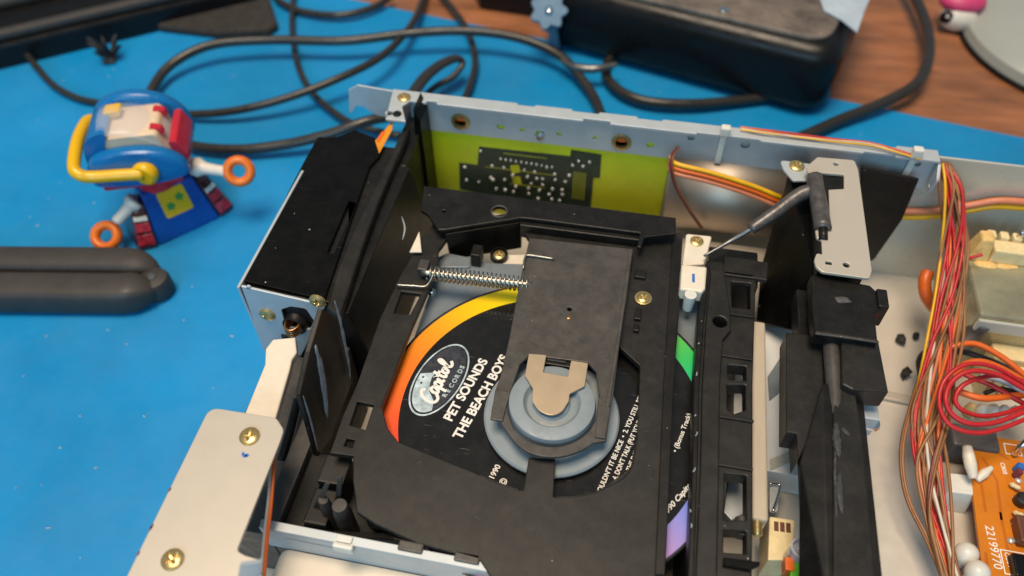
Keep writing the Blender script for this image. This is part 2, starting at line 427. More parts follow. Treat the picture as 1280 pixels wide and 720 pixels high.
band = annulus('rainbow_band', 51.9, 59.0, 0.05, 'rainbow_print', disc)
band.location.z += 0
annulus('rim_line', 59.05, 59.5, 0.05, 'emblem_dark', disc)
TA = math.radians(75.6); TU = Vector((math.cos(TA), math.sin(TA))); TN = Vector((-math.sin(TA), math.cos(TA)))
text('title_lettering', 'PET SOUNDS', (-32.9, -8.2, 0.06), 4.7, 'print_white', disc, TA, bold=0.15, fit=27.6)
text('title_lettering', 'THE BEACH BOYS', (-28.1, -14.2, 0.06), 4.7, 'print_white', disc, TA, bold=0.15, fit=37.2)
text('track_lettering', "1. WOULDN'T IT BE NICE  •  2. YOU STILL BELIEVE IN ME", (19.2, -28.4, 0.06), 2.3, 'print_white', disc, TA, bold=0.05, fit=54)
text('track_lettering', "3. THAT'S NOT ME  •  4. DON'T TALK (PUT YOUR HEAD ON MY SHOULDER)", (19.8, -37.6, 0.06), 2.3, 'print_white', disc, TA, bold=0.05, fit=67)
text('track_lettering', "5. I'M WAITING FOR THE DAY  •  6. LET'S GO AWAY FOR AWHILE", (23.9, -33.6, 0.06), 2.3, 'print_white', disc, TA, bold=0.05, fit=60)
text('bonus_lettering', '• (Bonus Track)', (42.9, -5.6, 0.06), 2.3, 'print_white', disc, TA, bold=0.04, fit=16)
text('year_lettering', '1990', (-14.4, -26.5, 0.06), 2.6, 'print_white', disc, TA, bold=0.05, fit=5.0)
text('year_lettering', '©', (-10.3, -27.9, 0.06), 3.2, 'print_white', disc, TA, bold=0.05)
text('company_lettering', '1990 Capitol', (40.7, -28.6, 0.06), 2.4, 'print_white', disc, math.radians(58), bold=0.06, shear=0.3, fit=15)
# oval emblem
EC = Vector((-41.2, 8.0))
def em(u, v): q = EC+TU*u*0.94+TN*v*0.94; return (q.x, q.y)
def oval(a, bb, n=64): return [em(a*math.cos(2*PI*i/n), bb*math.sin(2*PI*i/n)) for i in range(n)]
def flat(name, pts, z, m, parent): return plate(name, pts, z, z+0.03, m, parent, bevel=0.0)
eb = plate('emblem_rim', oval(17.3, 8.9), 0.05, 0.08, 'emblem_pale', disc, holes=[oval(16.6, 8.3)], bevel=0)
flat('emblem_field', oval(16.1, 7.9), 0.05, 'emblem_dark', disc)
sky = [em(16*math.cos(t)*0.985, 7.7*math.sin(t)) for t in [PI*0.52+PI*0.66*i/24 for i in range(25)]]
sky += [em(-9.5, -2.8), em(-6.5, 0.8), em(-3.5, 2.2), em(-0.5, 3.0), em(2.0, 2.4)]
flat('emblem_sky', sky, 0.09, 'emblem_pale', disc)
def stroke(name, pts, w, z, m, parent):
    p = smooth_path([(*em(*q), z) for q in pts], 8)
    v, f = sweep(p, w, 6, [(1, 0), (0.5, 0.06), (-0.5, 0.06), (-1, 0)])
    return mesh_obj(name, v, f, m, parent)
script = [  # handwritten strokes of the emblem's name, letter by letter
 [(-6.2, 2.5), (-7.4, 3.5), (-9.3, 2.2), (-10.4, -0.8), (-9.8, -3.3), (-8.0, -3.7), (-6.4, -2.3)],
 [(-4.0, 0.2), (-5.2, 0.8), (-6.2, -0.6), (-6.0, -2.2), (-5.0, -2.2), (-4.0, -0.3), (-4.1, -1.8), (-3.4, -2.3)],
 [(-3.2, 0.6), (-3.5, -2.0), (-3.9, -5.0)], [(-3.3, -0.4), (-2.3, 0.7), (-1.4, -0.3), (-1.9, -2.1), (-3.1, -2.0)],
 [(-0.4, 0.9), (-0.7, -1.5), (0.3, -2.0)], [(-0.2, 2.1), (0.0, 2.3)],
 [(1.9, 3.6), (1.4, 0.4), (1.6, -1.6), (2.6, -1.5)], [(0.3, 1.3), (3.2, 1.6)],
 [(4.4, 0.9), (3.3, 0.5), (3.2, -1.2), (4.3, -1.4), (5.0, 0.2), (4.4, 0.9), (5.6, 0.7)],
 [(6.0, -0.4), (7.9, 3.2), (7.4, 4.4), (6.6, 2.8), (6.4, -0.9), (7.6, -1.3), (9.0, -0.2)]]
for s in script: stroke('script_stroke', s, 0.55, 0.14, 'print_white', disc)
for i, ch in enumerate('RECORDS'):
    t = -6.4+i*2.35; q = em(t, -6.4+0.035*(i-3)**2)
    text('emblem_letter', ch, (q[0], q[1], 0.14), 2.3, 'emblem_pale', disc, TA, bold=0.07)
for (u, v) in ((-4.6, 5.3), (-2.0, 6.0), (0.6, 6.3), (3.2, 6.1)):
    pts = []
    for k in range(10):
        rr = 0.75 if k % 2 == 0 else 0.32; a = PI/2+k*PI/5; pts.append(em(u+rr*math.cos(a), v+rr*math.sin(a)))
    flat('emblem_star', pts, 0.13, 'emblem_dark', disc)

# ------------------------------------------------------------------ the player
dev = thing('disc_player', 'opened disc player with steel chassis, black loading deck and coloured wire looms', 'disc player', (20, 40, MAT_Z))
# chassis floor, feet, rear wall
fl = plate('chassis_floor', rect(-128, -110, 300, 138.2), FLOOR-1.2, FLOOR, 'steel_painted_lit', dev)
for (x, y) in ((-105, 115), (-105, -85), (270, 115), (270, -85)):
    lathe('foot', [(13, -10.8), (15, -9), (15, -0.2), (12, 0)], (x, y, FLOOR-1.2), 'black_plastic', dev)
rw = plate('rear_wall', [(31, FLOOR), (300, FLOOR), (300, 21.4), (31, 21.4)], 137.0, 138.2, 'bright_steel', dev, axis='y')
plate('floor_rib', [(128.7, 68.2), (145.6, 67.0), (145.0, 62.6), (128.2, 63.7)], FLOOR+0.02, FLOOR+2.0, 'steel_painted', dev, bevel=0.9)
# rear top bar: inner face with holes, folded flange on top with notches
hl = [(-63.3, 135.0, 13.2), (8.8, 135.0, 12.1)]
small = [(*(-45.0, 135.0, 12.7), 1.75), (*(-35.2, 135.0, 12.3), 1.2), (*(-18.7, 135.0, 12.5), 1.2), (*(-2.8, 135.0, 12.6), 1.1), (*(21.4, 135.0, 12.2), 1.6), (*(37.8, 135.0, 18.6), 1.5), (*(60.6, 135.0, 18.1), 1.9), (*(129.7, 135.0, 18.4), 1.3)]
holes = [circle(h[0], h[2], 3.3) for h in hl]+[circle(h[0], h[2], h[3], 16) for h in small]
holes.append(rounded([(-28.8, 13.2), (-25.5, 12.8), (-25.8, 9.2), (-29.4, 9.6)], 0.5, 3))
plate('rear_bar', [(-86, 6.2), (136, 6.2), (136, 22.3), (-86, 22.3)], 134.6, 135.6, 'steel', dev, holes=holes, bevel=0.15, axis='y')
for h in hl:
    gl = lathe('grommet', [(3.0, -1.0), (4.3, -0.6), (4.5, 0.2), (4.0, 1.0), (2.7, 1.1), (2.7, -1.0)], (h[0], 134.6, h[2]), 'brass', dev, axis='y')
    box('grommet_core', (h[0]-1.9, 134.9, h[2]-0.3), (h[0]+1.9, 136.4, h[2]+1.5), 'wire_orange', gl, 0.3)
lathe('post_stud', [(1.5, 0), (1.5, 2.8), (1.0, 3.3)], (-26.9, 134.6, 11.2), 'chrome', dev, axis='y')
fo = [(-86, 138.4), (136, 138.4), (136, 131.4), (119, 131.4), (118.4, 132.4), (107, 132.4), (106.4, 131.4), (66, 131.4), (65, 132.4), (40, 132.4), (39.4, 131.4), (3.4, 131.4), (3, 133.2), (-8, 133.2), (-8.4, 131.4), (-72.5, 131.4), (-73, 133), (-77, 133), (-77.4, 131.4), (-84.5, 131.4), (-87.0, 127.0), (-82.6, 117.3, 24.0)[:2], (-91.5, 117.3, 24.0)[:2], (-94.4, 138.4)]
fo2 = fo
# bites along the outer edge of the flange
outer = []
for x0, x1 in ((120, 108), (84, 70), (25, 14), (-2, -14), (-30, -38)):
    outer += [(x0, 138.4), (x0-0.4, 137.2), (x1+0.4, 137.2), (x1, 138.4)]
outer = outer[::-1]
plate('top_flange', [fo2[0]]+outer+fo2[1:], 22.6, 23.8, 'steel', dev, holes=[circle(*(-91.1, 121.5, 23.0)[:2], 1.6, 16)], bevel=0.2)
screw(((-87.8, 132.9, 24.0)[0], (-87.8, 132.9, 24.0)[1], 23.9), 2.9, 'brass', dev, rot=0.9)
lathe('black_pin', [(1.9, 0), (1.9, 2.2), (1.5, 2.6)], (-87.5, 121.2, 22.0), 'black_plastic', dev)
ext = [(-116.0, 20.2), (-111.3, 23.4), (-89.9, 21.9), (-90.4, 17.5), (-100.5, 7.2), (-105.0, 8.0), (-107.8, 9.8), (-110.2, 11.8), (-113.6, 12.2), (-116.2, 8.2), (-118.0, 7.1)]
plate('side_wing', ext, 138.6, 139.5, 'steel', dev, axis='y', bevel=0.15)

# rear circuit board seen through the frame
pcb = plate('rear_circuit_board', [(-84, -45), (31, -45), (31, 12), (-84, 12)], 136.0, 137.4, 'board_green', dev, axis='y')
plate('copper_area', [(-55.7, -1.1), (-13.3, -0.3), (-13.1, 3.5), (0.7, 2.8), (1.0, -11.0), (-1.9, -11.4), (-2.0, -32.0), (-23.9, -34.8), (-66.6, -29.3), (-65.9, -12.3), (-57.0, -12.4)], 135.75, 135.98, 'board_copper', pcb, axis='y', bevel=0.02)
plate('bare_patch', rounded([(-41.3, -10.1), (-37.1, -8.9), (-36.4, -13.2), (-40.2, -15.3)], 0.5, 3), 135.6, 135.73, 'board_green', pcb, axis='y', bevel=0.02)
plate('bare_patch', rounded([(-40.6, -16.9), (-36.4, -16.2), (-35.6, -21.1), (-39.5, -21.8)], 0.5, 3), 135.6, 135.73, 'board_green', pcb, axis='y', bevel=0.02)
for k in range(6):
    x = (-11.2, 135.0, -23.7)[0]+k*1.05
    box('copper_trace', (x, 135.66, -26), (x+0.3, 135.74, -9), 'board_green', pcb, 0)
JOINTS_XZ = [(-45.5, -5.6), (-43.1, -5.7), (-40.7, -5.8), (-38.3, -6.0), (-35.8, -6.1), (-33.4, -6.2), (-31.0, -6.3), (-28.6, -6.4), (-26.2, -6.6), (-23.8, -6.7), (-21.4, -6.8), (-49.8, -10.4), (-43.7, -10.9), (-34.9, -10.9), (-29.2, -11.0), (-23.7, -7.2), (-20.6, -11.1), (-13.8, -10.5), (-39.5, -14.7), (-33.4, -14.7), (-28.1, -14.8), (-25.4, -14.8), (-20.1, -14.5), (-14.8, -14.6), (-63.2, -21.5), (-56.9, -22.0), (-50.4, -17.9), (-49.7, -18.8), (-43.4, -18.3), (-30.7, -18.7), (-25.3, -18.4), (-43.5, -24.5), (-38.4, -21.6), (-32.6, -21.6), (-21.0, -20.2), (-16.1, -19.9), (-51.7, -31.7), (-44.4, -30.9), (-38.9, -30.5), (-32.5, -31.5), (-27.5, -27.5), (-21.2, -26.9), (-16.6, -27.2), (-15.6, -22.8), (-22.1, -24.0), (-10.5, -31.9), (-5.1, -31.5), (-9.5, -1.2), (-6.8, -4.0), (-4.0, -1.2), (-11.5, -4.3), (-55.3, -2.5), (-62.7, -13.4), (-27.5, -22.3), (-39.2, -25.3), (-32.6, -25.2), (-47.9, -24.7)]
rj = random.Random(3)
for k, (px, pz) in enumerate(JOINTS_XZ):
    s = 0.75+0.35*rj.random(); a = rj.uniform(-2.4, -0.5); l = 0.9+0.9*rj.random()
    if k < 11: a = -PI/2; l = 1.5; s = 0.62
    tube('solder_joint', [(px, 135.4, pz), (px+0.5*l*math.cos(a), 135.2, pz+0.5*l*math.sin(a)), (px+l*math.cos(a), 135.5, pz+l*math.sin(a))], [0.35*s, 1.0*s, 0.95*s, 0.3*s], 'solder', pcb, n=7, step=2)
for k in range(9):
    z = -3.5-3.1*k+rj.uniform(-0.6, 0.6); x0 = -62+rj.uniform(0, 22); x1 = x0+rj.uniform(12, 36)
    box('copper_trace', (x0, 135.68, z), (min(x1, -6), 135.74, z+0.28), 'board_copper' if k % 3 else 'board_green', pcb, 0)

# left side box
bt = plate('side_box_top', [(-116.1, 23.0), (-84.7, 20.2), (-88.0, 57.5), (-90.7, 90.7), (-88.6, 98.2), (-93.5, 108.4), (-104.1, 112.4), (-110.0, 106.4), (-118.4, 104.9), (-118.4, 87.1), (-118.0, 71.9)], 18.4, 20.0, 'glossy_black', dev,
           holes=[[(-92.3, 69.2), (-89.5, 68.8), (-88.8, 41.7), (-91.4, 42.0)]], bevel=0.3)
box('side_box_body', (-115.6, 20.6, FLOOR), (-82.6, 106, 18.3), 'black_plastic', dev, 0.4)
plate('side_box_skin', [(19.5, 20.3), (83, 20.3), (83, 12), (106, 12), (106, FLOOR), (19.5, FLOOR)], -117.3, -116.2, 'steel', dev, axis='x', bevel=0.2)
bf = plate('side_box_front', [(-114.5, 22.3), (-84.0, 18.5), (-87.9, 9.8), (-91.7, 2.2), (-102.1, -18.6), (-106.3, -18.1), (-114.9, -35.1), (-116.4, -18.6)], 18.6, 19.5, 'steel', dev, axis='y', bevel=0.15,
      holes=[rounded([(-102.1, 12.1), (-97.7, 14.9), (-92.0, 14.9), (-90.4, 8.3), (-93.2, 2.3), (-102.8, 1.4)], 1.5, 4), circle(*[(-111.9, 19.0, 22.0)[i] for i in (0, 2)], 0.9, 14)])
screw((-108.4, 18.4, 8.0), 3.0, 'brass', dev, axis='y', rot=0.5)
screw((-86.2, 18.4, 21.0), 3.0, 'brass', dev, axis='y', rot=0.2)
gc = (-99.2, 22.0, 2.8)
lathe('rubber_bush', [(5.4, -3), (5.6, 1.5), (4.4, 3.2), (3.0, 2.8), (3.0, -3)], (gc[0], 21.5, gc[2]), 'black_plastic', dev, axis='y')
cp = []
for i in range(97):
    a = 2*PI*i/24.0; cp.append((gc[0]+2.7*math.cos(a), 18.2+3.4*math.sin(a), gc[2]-1.8+i/96*4.4))
tube('copper_coil', cp, 0.55, 'copper', dev, n=6, raw=True)
box('slot_block', tuple(c-d for c, d in zip((-103.6, 18.5, -6.7), (2.3, 0.6, 3.2))), tuple(c+d for c, d in zip((-103.6, 18.5, -6.7), (2.3, 1.5, 3.2))), 'black_plastic', dev, 0.3)
# white lever and front-left plate
lv = [(-98.9, 4.3), (-91.6, 6.7), (-88.7, 0.7), (-89.2, -2.5), (-88.4, -6.6), (-85.8, -25.6), (-88.2, -32.3), (-96.2, -27.6), (-97.5, -6.1), (-99.8, 0.0)]
plate('white_lever', rounded(lv, 0.6, 3), 10.5, 14.0, 'white_plastic', dev, bevel=0.6)
fp = [(-104.0, -29.5), (-82.0, -29.1), (-78.0, -32.7), (-77.6, -36.8), (-76.5, -70.8), (-73.8, -71.6), (-68.7, -72.0), (-69.3, -79.8), (-67.1, -104.2), (-102.2, -111.0)]
plate('corner_plate', rounded(fp, [3.5, 3.2, 3, 2, 1.5, 1.2, 1.5, 1, 1, 1]), 20.8, 22.0, 'steel_painted', dev, bevel=0.25)
plate('corner_plate_skirt', [(-65.9, 40.9), (-58.7, 46.6), (-65.8, 24.5), (-80.5, -0.1)], -80.2, -79.2, 'steel', dev, axis='y', bevel=0.2)
screw((-87.3, -37.0, 22.1), 3.05, 'brass', dev, rot=0.2)
screw((-92.6, -76.6, 22.1), 3.05, 'brass', dev, rot=0.9)
for k, (px, py) in enumerate([(-86.2, -43.3), (-85.6, -43.0), (-87.0, -42.7)]):
    plate('ink_dot', circle(px, py, 0.75-0.15*k, 10, 0.6), 22.0, 22.03, 'ink_blue', dev, bevel=0)
for (x, y) in [(-103.0, -57.6), (-102.7, -68.8), (-102.8, -69.5), (-102.6, -76.7)]:
    plate('paint_chip', circle(x-0.2, y, 0.35, 8, 0.8), 22.0, 22.03, 'brown_part', dev, bevel=0)
for n_, (off, mm_) in enumerate(((0.6, 'wire_orange'), (-0.6, 'wire_white'))):
    tube('wire', [(x+off, y-off*0.6, z) for x, y, z in [(-81.0, -36.0, 18.0), (-78.7, -44.1, 16.0), (-76.7, -52.8, 13.0), (-76.3, -59.4, 8.0), (-75.4, -69.6, 0.0)]], 0.55, mm_, dev, n=6)

# black left frame: ridge, inner wall, slopes
plate('frame_ridge', [(-84.7, 100.8), (-85.2, 115.6), (-82.1, 119.5), (-81.5, 73.8), (-80.1, 47.6), (-78.1, 25.0), (-77.5, 14.8), (-83.4, 18.1), (-85.6, 34.4), (-86.4, 54.9)], 14, 18.5, 'dark_plastic', dev, bevel=0.8)
box('frame_wall', (-85.0, -52, FLOOR), (-78.6, 18, -4.0), 'flap_plastic', dev, 0.6)
box('frame_foot', (-78.5, -54, FLOOR), (-66, -22, -14.0), 'black_plastic', dev, 0.6)
hull('frame_slope', [(-82.4, 20.2, 13.9), (-77.0, 20.2, 13.9), (-82.4, 100, 13.9), (-77.0, 100, 13.9), (-82.4, 20.2, FLOOR), (-66, 20.2, FLOOR), (-82.4, 100, FLOOR), (-64.6, 100, FLOOR)], 'black_plastic', dev, 0.5)
plate('frame_gusset', [(3.7, 37.1), (11.3, 22.5), (7.4, -11.2), (-14.5, -12.8), (-25.7, -6.8), (-22.3, 26.6), (-10.4, 32.7)], -77.4, -75.6, 'black_plastic', dev, axis='x', bevel=0.3)
plate('corner_pillar', rect(-87.5, 101, -79, 134), FLOOR, 13.0, 'black_plastic', dev, bevel=0.5)
plate('pillar_web', [(-80.3, 26.8), (-77.8, 20.0), (-77.3, -30.2), (-83.8, -31.3)], 122, 134.4, 'glossy_black', dev, axis='y', bevel=0.3)
tri = [(-89.5, 121.0), (-88.1, 114.1), (-88.9, 98.5), (-93.1, 106.1)]
plate('warning_label', tri, 20.4, 20.7, 'label_amber', dev, bevel=0.05)
plate('label_corner', [(-92.0, 111.9), (-90.6, 113.2), (-90.9, 105.1), (-92.6, 105.8)], 20.75, 20.95, 'wire_orange', dev, bevel=0.05)
def smear(name, pts3, w, parent, seed, m='grease'):
    p = smooth_path(pts3, 6); r = random.Random(seed)
    rad = [w*max(0.12, math.sin(PI*min(1, (i+0.6)/(len(p))))**0.6)*(0.8+0.4*r.random()) for i in range(len(p))]
    v, f = sweep(p, rad, 6, [(1, 0.05), (0.4, 0.35), (-0.4, 0.35), (-1, 0.05), (-0.4, -0.2), (0.4, -0.2)])
    return mesh_obj(name, v, f, m, parent, smooth=True)
smear('grease_smear', [(-74.6, 10.0, 33.8), (-74.6, 10.0, 24.9), (-74.6, 8.9, 13.5), (-74.6, 7.5, 1.0), (-74.6, 5.6, -6.1)], 1.1, dev, 1)
smear('grease_smear', [(-75.3, -7.1, 31.8), (-75.3, -8.5, 20.4), (-75.3, -11.3, 8.6), (-75.3, -14.1, -0.7)], 1.9, dev, 2)
smear('grease_smear', [(-75.4, -21.6, 24.7), (-75.4, -22.7, 11.9), (-75.4, -25.0, -3.7)], 0.6, dev, 3)
smear('grease_smear', [(-73.6, 74.9, 10.0), (-71.2, 70.4, 8.0), (-71.0, 65.6, 6.0)], 0.35, dev, 4)
tube('frame_wire_guide', [(-92.0, -4.3, -10.0), (-90.0, -17.2, -10.0), (-89.5, -27.2, -12.0)], 1.6, 'dark_plastic', dev)
box('green_part', (-90.7, -7.2, -12.0), tuple(c+2.2 for c in (-90.7, -7.2, -12.0)), 'bright_green', dev, 0.3)

box('dark_filler', (-112.0, -52, FLOOR+0.1), (-85.2, 18, -16.0), 'flap_plastic', dev, 0.6)  # dark block added to hide the bright floor beside the lever
box('frame_infill', (-78.4, -52, -26), (-71.4, -24, -7.0), 'black_plastic', dev, 0.8)
box('frame_block', (-71.2, -50, -26), (-63.5, -38, -3.5), 'black_plastic', dev, 0.6)
box('frame_block', (-70.8, -37, -26), (-62.0, -27, -1.0), 'dark_plastic', dev, 0.6)
# front bar and lower front sheet
plate('front_bar', [(-80.5, -9), (70, -9), (70, 4), (-80.5, 4)], -57.4, -56.4, 'steel', dev, axis='y', bevel=0.2,
      holes=[rounded([(-73, -0.8), (-57, -0.8), (-57, 0.2), (-73, 0.2)], 0.4, 3)])
plate('front_bar_lip', [(-80.5, -57.4), (70, -57.4), (70, -54.6), (-80.5, -54.6)], 4.05, 4.9, 'steel', dev, bevel=0.2)
plate('front_lower_sheet', rounded([(-76, -57.6), (70, -57.6), (70, -108), (-76, -108)], 3), -9.6, -8.6, 'steel_painted', dev, bevel=0.25)
cl = (-53.3, -58.0, 3.9)
box('bar_clip', (cl[0]-3.2, -59.2, cl[2]-2.2), (cl[0]+3.2, -57.42, cl[2]+2.0), 'milky_plastic', dev, 0.9)
box('clip_head', (cl[0]-2.6, -57.2, 4.95), (cl[0]+2.2, -55.0, 5.6), 'milky_plastic', dev, 0.3)
for c in ((-33.3, -53.6, 5.0), (-16.1, -53.7, 5.0)):
    box('bar_nub', (c[0]-3.8, -56.2, 4.9), (c[0]+3.8, -53.2, 6.0), 'flap_plastic', dev, 0.5)

# ------------------------------------------------------------------ loading deck
base = plate('deck_base', rect(-72, -56, 100, 122), -30, -28.6, 'steel_painted', dev, bevel=0.3)
plate('disc_tray', rounded(rect(-56, -34, 50, 68), 3), -6.0, -3.0, 'tray_grey', dev, bevel=0.4, holes=[circle(0, 0, 19, 32)])
lathe('chrome_pin', [(1.5, -3), (1.5, -0.5), (1.0, 0.3), (0.3, 0.6)], (-54.7, 47.9, -1.0), 'chrome', dev)
cover_out = [(-60.3, 81.5), (-63.5, 67.0), (-66.6, 47.1), (-68.0, 25.0), (-67.2, -3.1), (-67.9, -16.1), (-67.4, -29.9), (-59.7, -29.6), (-57.0, -37.6), (-52.4, -47.5), (-45.5, -50.1), (-32.0, -53.3), (-12.2, -54.8), (-0.3, -66.5), (40.7, -58.5), (40.1, -29.7), (39.6, 17.2), (39.7, 53.1), (38.6, 89.8), (21.4, 92.1)]
opening = [(-53.5, 70.7), (-26.2, 81.8), (-21.0, 75.0), (-9.4, 26.9), (17.8, 31.0), (27.6, 22.7), (29.2, -3.7), (28.2, -17.1), (19.4, -26.2), (12.6, -29.4), (5.8, -31.3), (4.3, -18.2), (-4.1, -19.5), (-3.8, -30.7), (-4.8, -30.9), (-19.0, -28.1), (-33.4, -24.9), (-46.8, -21.9), (-51.8, -17.7), (-56.1, -10.1), (-55.2, 24.8), (-53.6, 47.4), (-53.6, 53.3), (-55.5, 63.2)]
slotA = [(-63.8, 39.8), (-56.3, 40.0), (-57.7, 29.6), (-63.8, 29.2)]
slotB = [(-64.7, -9.8), (-59.0, -10.0), (-58.7, -19.6), (-64.4, -18.9)]
slotC = [(-63.6, -23.9), (-61.1, -24.0), (-61.0, -26.7), (-63.7, -26.6)]
opr = rounded(opening, [0, 0, 0, 0, 1, 2, 6, 6, 4, 3, 0.5, 0.5, 0.5, 0.5, 0.5, 6, 6, 3, 3, 3, 0, 0, 0.5, 0.5])
cv = plate('deck_cover', cover_out, 3.6, 6.0, 'dark_plastic', dev, holes=[opr, slotA, slotB, slotC, circle(*(26.1, 53.2, 6.0)[:2], 2.0, 14)], bevel=0.35)
plate('gap_shade_plate', [(-58.1, -38.2), (-52.0, -44.7), (-13.4, -50.3), (-0.7, -64.6), (41.4, -56.4), (9.2, -38.2), (-51.6, -33.5)], -12, -1.5, 'black_plastic', dev, bevel=0.5)  # black plate added to darken the shadowed gap between cover and bar
plate('gap_shade_side', [(-79.9, -31.9), (-55.7, -27.3), (-48.0, -51.3), (-70.8, -55.7)], -27, -15.2, 'black_plastic', dev, bevel=0.5)  # black slab added for the same shadow at the left corner
# raised rim along the opening's lower arc and the right edge of the cover
tube('opening_bead', [(x, y, 6.0) for x, y in [(-18.9, -28.3), (-11.3, -30.2), (-4.7, -31.1)]], 0.25, 'dark_plastic', cv, n=6)
tube('opening_bead', [(x, y, 6.0) for x, y in [(6.4, -31.4), (13.1, -29.6), (19.6, -26.4), (27.8, -18.5), (29.4, -5.2)]], 0.25, 'dark_plastic', cv, n=6)
plate('cover_edge_step', [(34.7, 85.5), (38.8, 86.2), (39.6, 17.2), (41.2, -49.3), (38.3, -49.8), (36.1, 16.5)], 6.0, 7.0, 'black_plastic', cv, bevel=0.3)
lathe('screw_washer', [(3.2, 0), (3.2, 0.4), (2.4, 0.6)], (26.1, 53.2, 6.0), 'brass', dev)
screw((26.1, 52.7, 6.6), 2.3, 'brass', dev, rot=0.7)
for (x, y), (w, h) in zip([(23.9, 64.1), (24.8, 44.5), (24.8, 38.1)], ((2.2, 2.0), (1.2, 2.6), (1.0, 1.6))):
    box('cover_lug', (x-w, y-h, 5.9), (x+w, y+h, 7.6), 'black_plastic', dev, 0.3)
# rear shelf, its upright and notch
sh = plate('rear_shelf', [(-68.7, 91.9), (35.0, 92.2), (35.5, 83.3), (23.7, 79.3), (22.7, 73.5), (21.4, 73.7), (21.7, 81.2), (-22.2, 81.1), (-26.0, 80.8), (-53.9, 68.8), (-56.4, 68.3), (-62.6, 75.8), (-66.2, 77.9)], 10.2, 12.0, 'black_plastic', dev, bevel=0.3,
           holes=[circle(*(-34.9, 82.8, 12.0)[:2], 2.9, 20), circle(*(-56.8, 78.8, 12.0)[:2], 0.7, 12)])
hc_ = (-34.9, 82.7, 12.1)
tube('hole_rim', [(hc_[0]+3.2*math.cos(2*PI*i/24), hc_[1]+3.2*math.sin(2*PI*i/24), 12.0) for i in range(24)], 0.35, 'flap_plastic', sh, n=6, closed=True, raw=True)
plate('shelf_upright', [(-26.0, 80.8), (21.7, 81.2), (21.9, 79.0), (-25.6, 78.6)], 3, 10.1, 'black_plastic', dev, bevel=0.3)
hull('shelf_ramp', [*[(x, y, 10) for x, y in [(-53.7, 67.9), (-25.8, 79.9)]], *[(x, y+7, 10) for x, y in [(-53.7, 67.9), (-25.8, 79.9)]], *[(x, y+3, -8) for x, y in [(-53.7, 67.9), (-25.8, 79.9)]]], 'glossy_black', dev, 0.3)
plate('cream_tab', [(-65.0, 69.8), (-61.1, 59.0), (-65.7, 58.1)], 7.4, 8.0, 'white_plastic', dev, bevel=0.1)
# parts seen under the shelf: white bracket with screw, grey block
plate('under_bracket', rounded([(-34.2, 59.4), (-34.1, 67.6), (-32.4, 72.4), (-11.9, 76.3), (-8.9, 57.8), (-24.3, 54.9), (-25.5, 61.0)], 1.5), -4, -2.0, 'white_plastic', dev, bevel=0.4)
plate('under_bracket_pad', rounded([(-34.7, 66.2), (-7.7, 70.4), (-5.9, 58.8), (-33.7, 56.9)], 1), -2.0, -1.0, 'tray_grey', dev, bevel=0.3)
lathe('under_bush', [(3.6, 0), (3.6, 2.4), (2.6, 2.8), (2.6, 0)], (-32.7, 70.6, -2.0), 'black_plastic', dev)
screw((-32.4, 69.6, 0.5), 2.4, 'brass', dev, rot=0.3)
plate('under_plate', rounded([(-57.9, 65.8), (-53.8, 69.3), (-44.2, 68.4), (-43.0, 63.3), (-55.6, 61.0)], 1), -4, -2, 'tray_grey', dev, bevel=0.3)
box('under_hook', tuple(c-d for c, d in zip((-41.1, 66.7, -1.0), (2, 2, 2))), tuple(c+d for c, d in zip((-41.1, 66.7, -1.0), (2, 4, 5))), 'black_plastic', dev, 0.4)

# clamp arm (flap) with cut-out, puck, hub ring, leaf spring
fo_top = [(-21.2, 72.4), (19.8, 74.0), (20.0, 49.9), (19.6, 31.2), (19.8, 6.6), (19.4, 1.2), (19.5, -11.1), (15.6, -12.5)]
fo_arc = [tuple(q)[:2] for q in smooth_path([(x, y, 0) for x, y in [(15.6, -12.5), (12.9, -15.3), (7.7, -18.6), (2.2, -20.2), (-3.8, -19.9), (-8.6, -17.4), (-11.9, -14.2), (-14.6, -11.4)]], 5)]
fo_left = [(-18.4, -10.9), (-19.3, 1.1), (-18.7, 6.1), (-18.9, 23.9), (-20.2, 50.2)]
cut = [(-13.7, 5.7), (-13.1, 12.8), (-10.7, 16.7), (-5.5, 17.3), (9.8, 17.8), (12.9, 14.7), (15.1, 5.7)]+[tuple(q)[:2] for q in smooth_path([(x, y, 0) for x, y in [(15.8, 2.1), (15.4, -3.3), (12.9, -9.7), (7.9, -14.5), (1.8, -16.6), (-5.0, -15.8), (-10.1, -12.4), (-13.6, -5.7), (-14.0, 0.5)]], 5)]
fl_ = plate('clamp_arm', rounded(fo_top, [1, 1, 0, 0, 1, 1, 0.6, 0])+fo_arc[1:]+rounded(fo_left, [0.6, 1, 1, 0, 0]), 8.4, 10.0, 'flap_plastic', dev,
            holes=[cut, circle(*(0.1, 40.0, 10.0)[:2], 0.9, 14)], bevel=0.35)
plate('arm_side_rib', [(19.8, 73.2), (18.3, 73.0), (18.3, 30.3), (17.7, 1.9), (19.0, 1.2), (19.6, 30.6)], 10.0, 10.9, 'flap_plastic', fl_, bevel=0.25)
plate('arm_ear', [(-19.2, 0.6), (-14.0, 0.6), (-14.4, -10.7), (-18.4, -10.8)], 9.9, 10.9, 'flap_plastic', fl_, bevel=0.25)
plate('arm_ear', [(14.9, 4.5), (19.4, 0.7), (19.1, -10.8), (15.8, -10.8)], 9.9, 10.9, 'flap_plastic', fl_, bevel=0.25)
lathe('arm_dimple', [(0.75, 0), (0.75, 0.2), (0.3, 0.35)], (0.4, 35.9, 10.0), 'copper', fl_, n=12)
lathe('clamp_ring', [(22.5, 1.0), (22.9, 1.5), (22.9, 2.4), (22.3, 3.0), (12, 3.0), (12, 1.0)], (0.3, -0.6, 0), 'clamp_blue', dev, n=72)
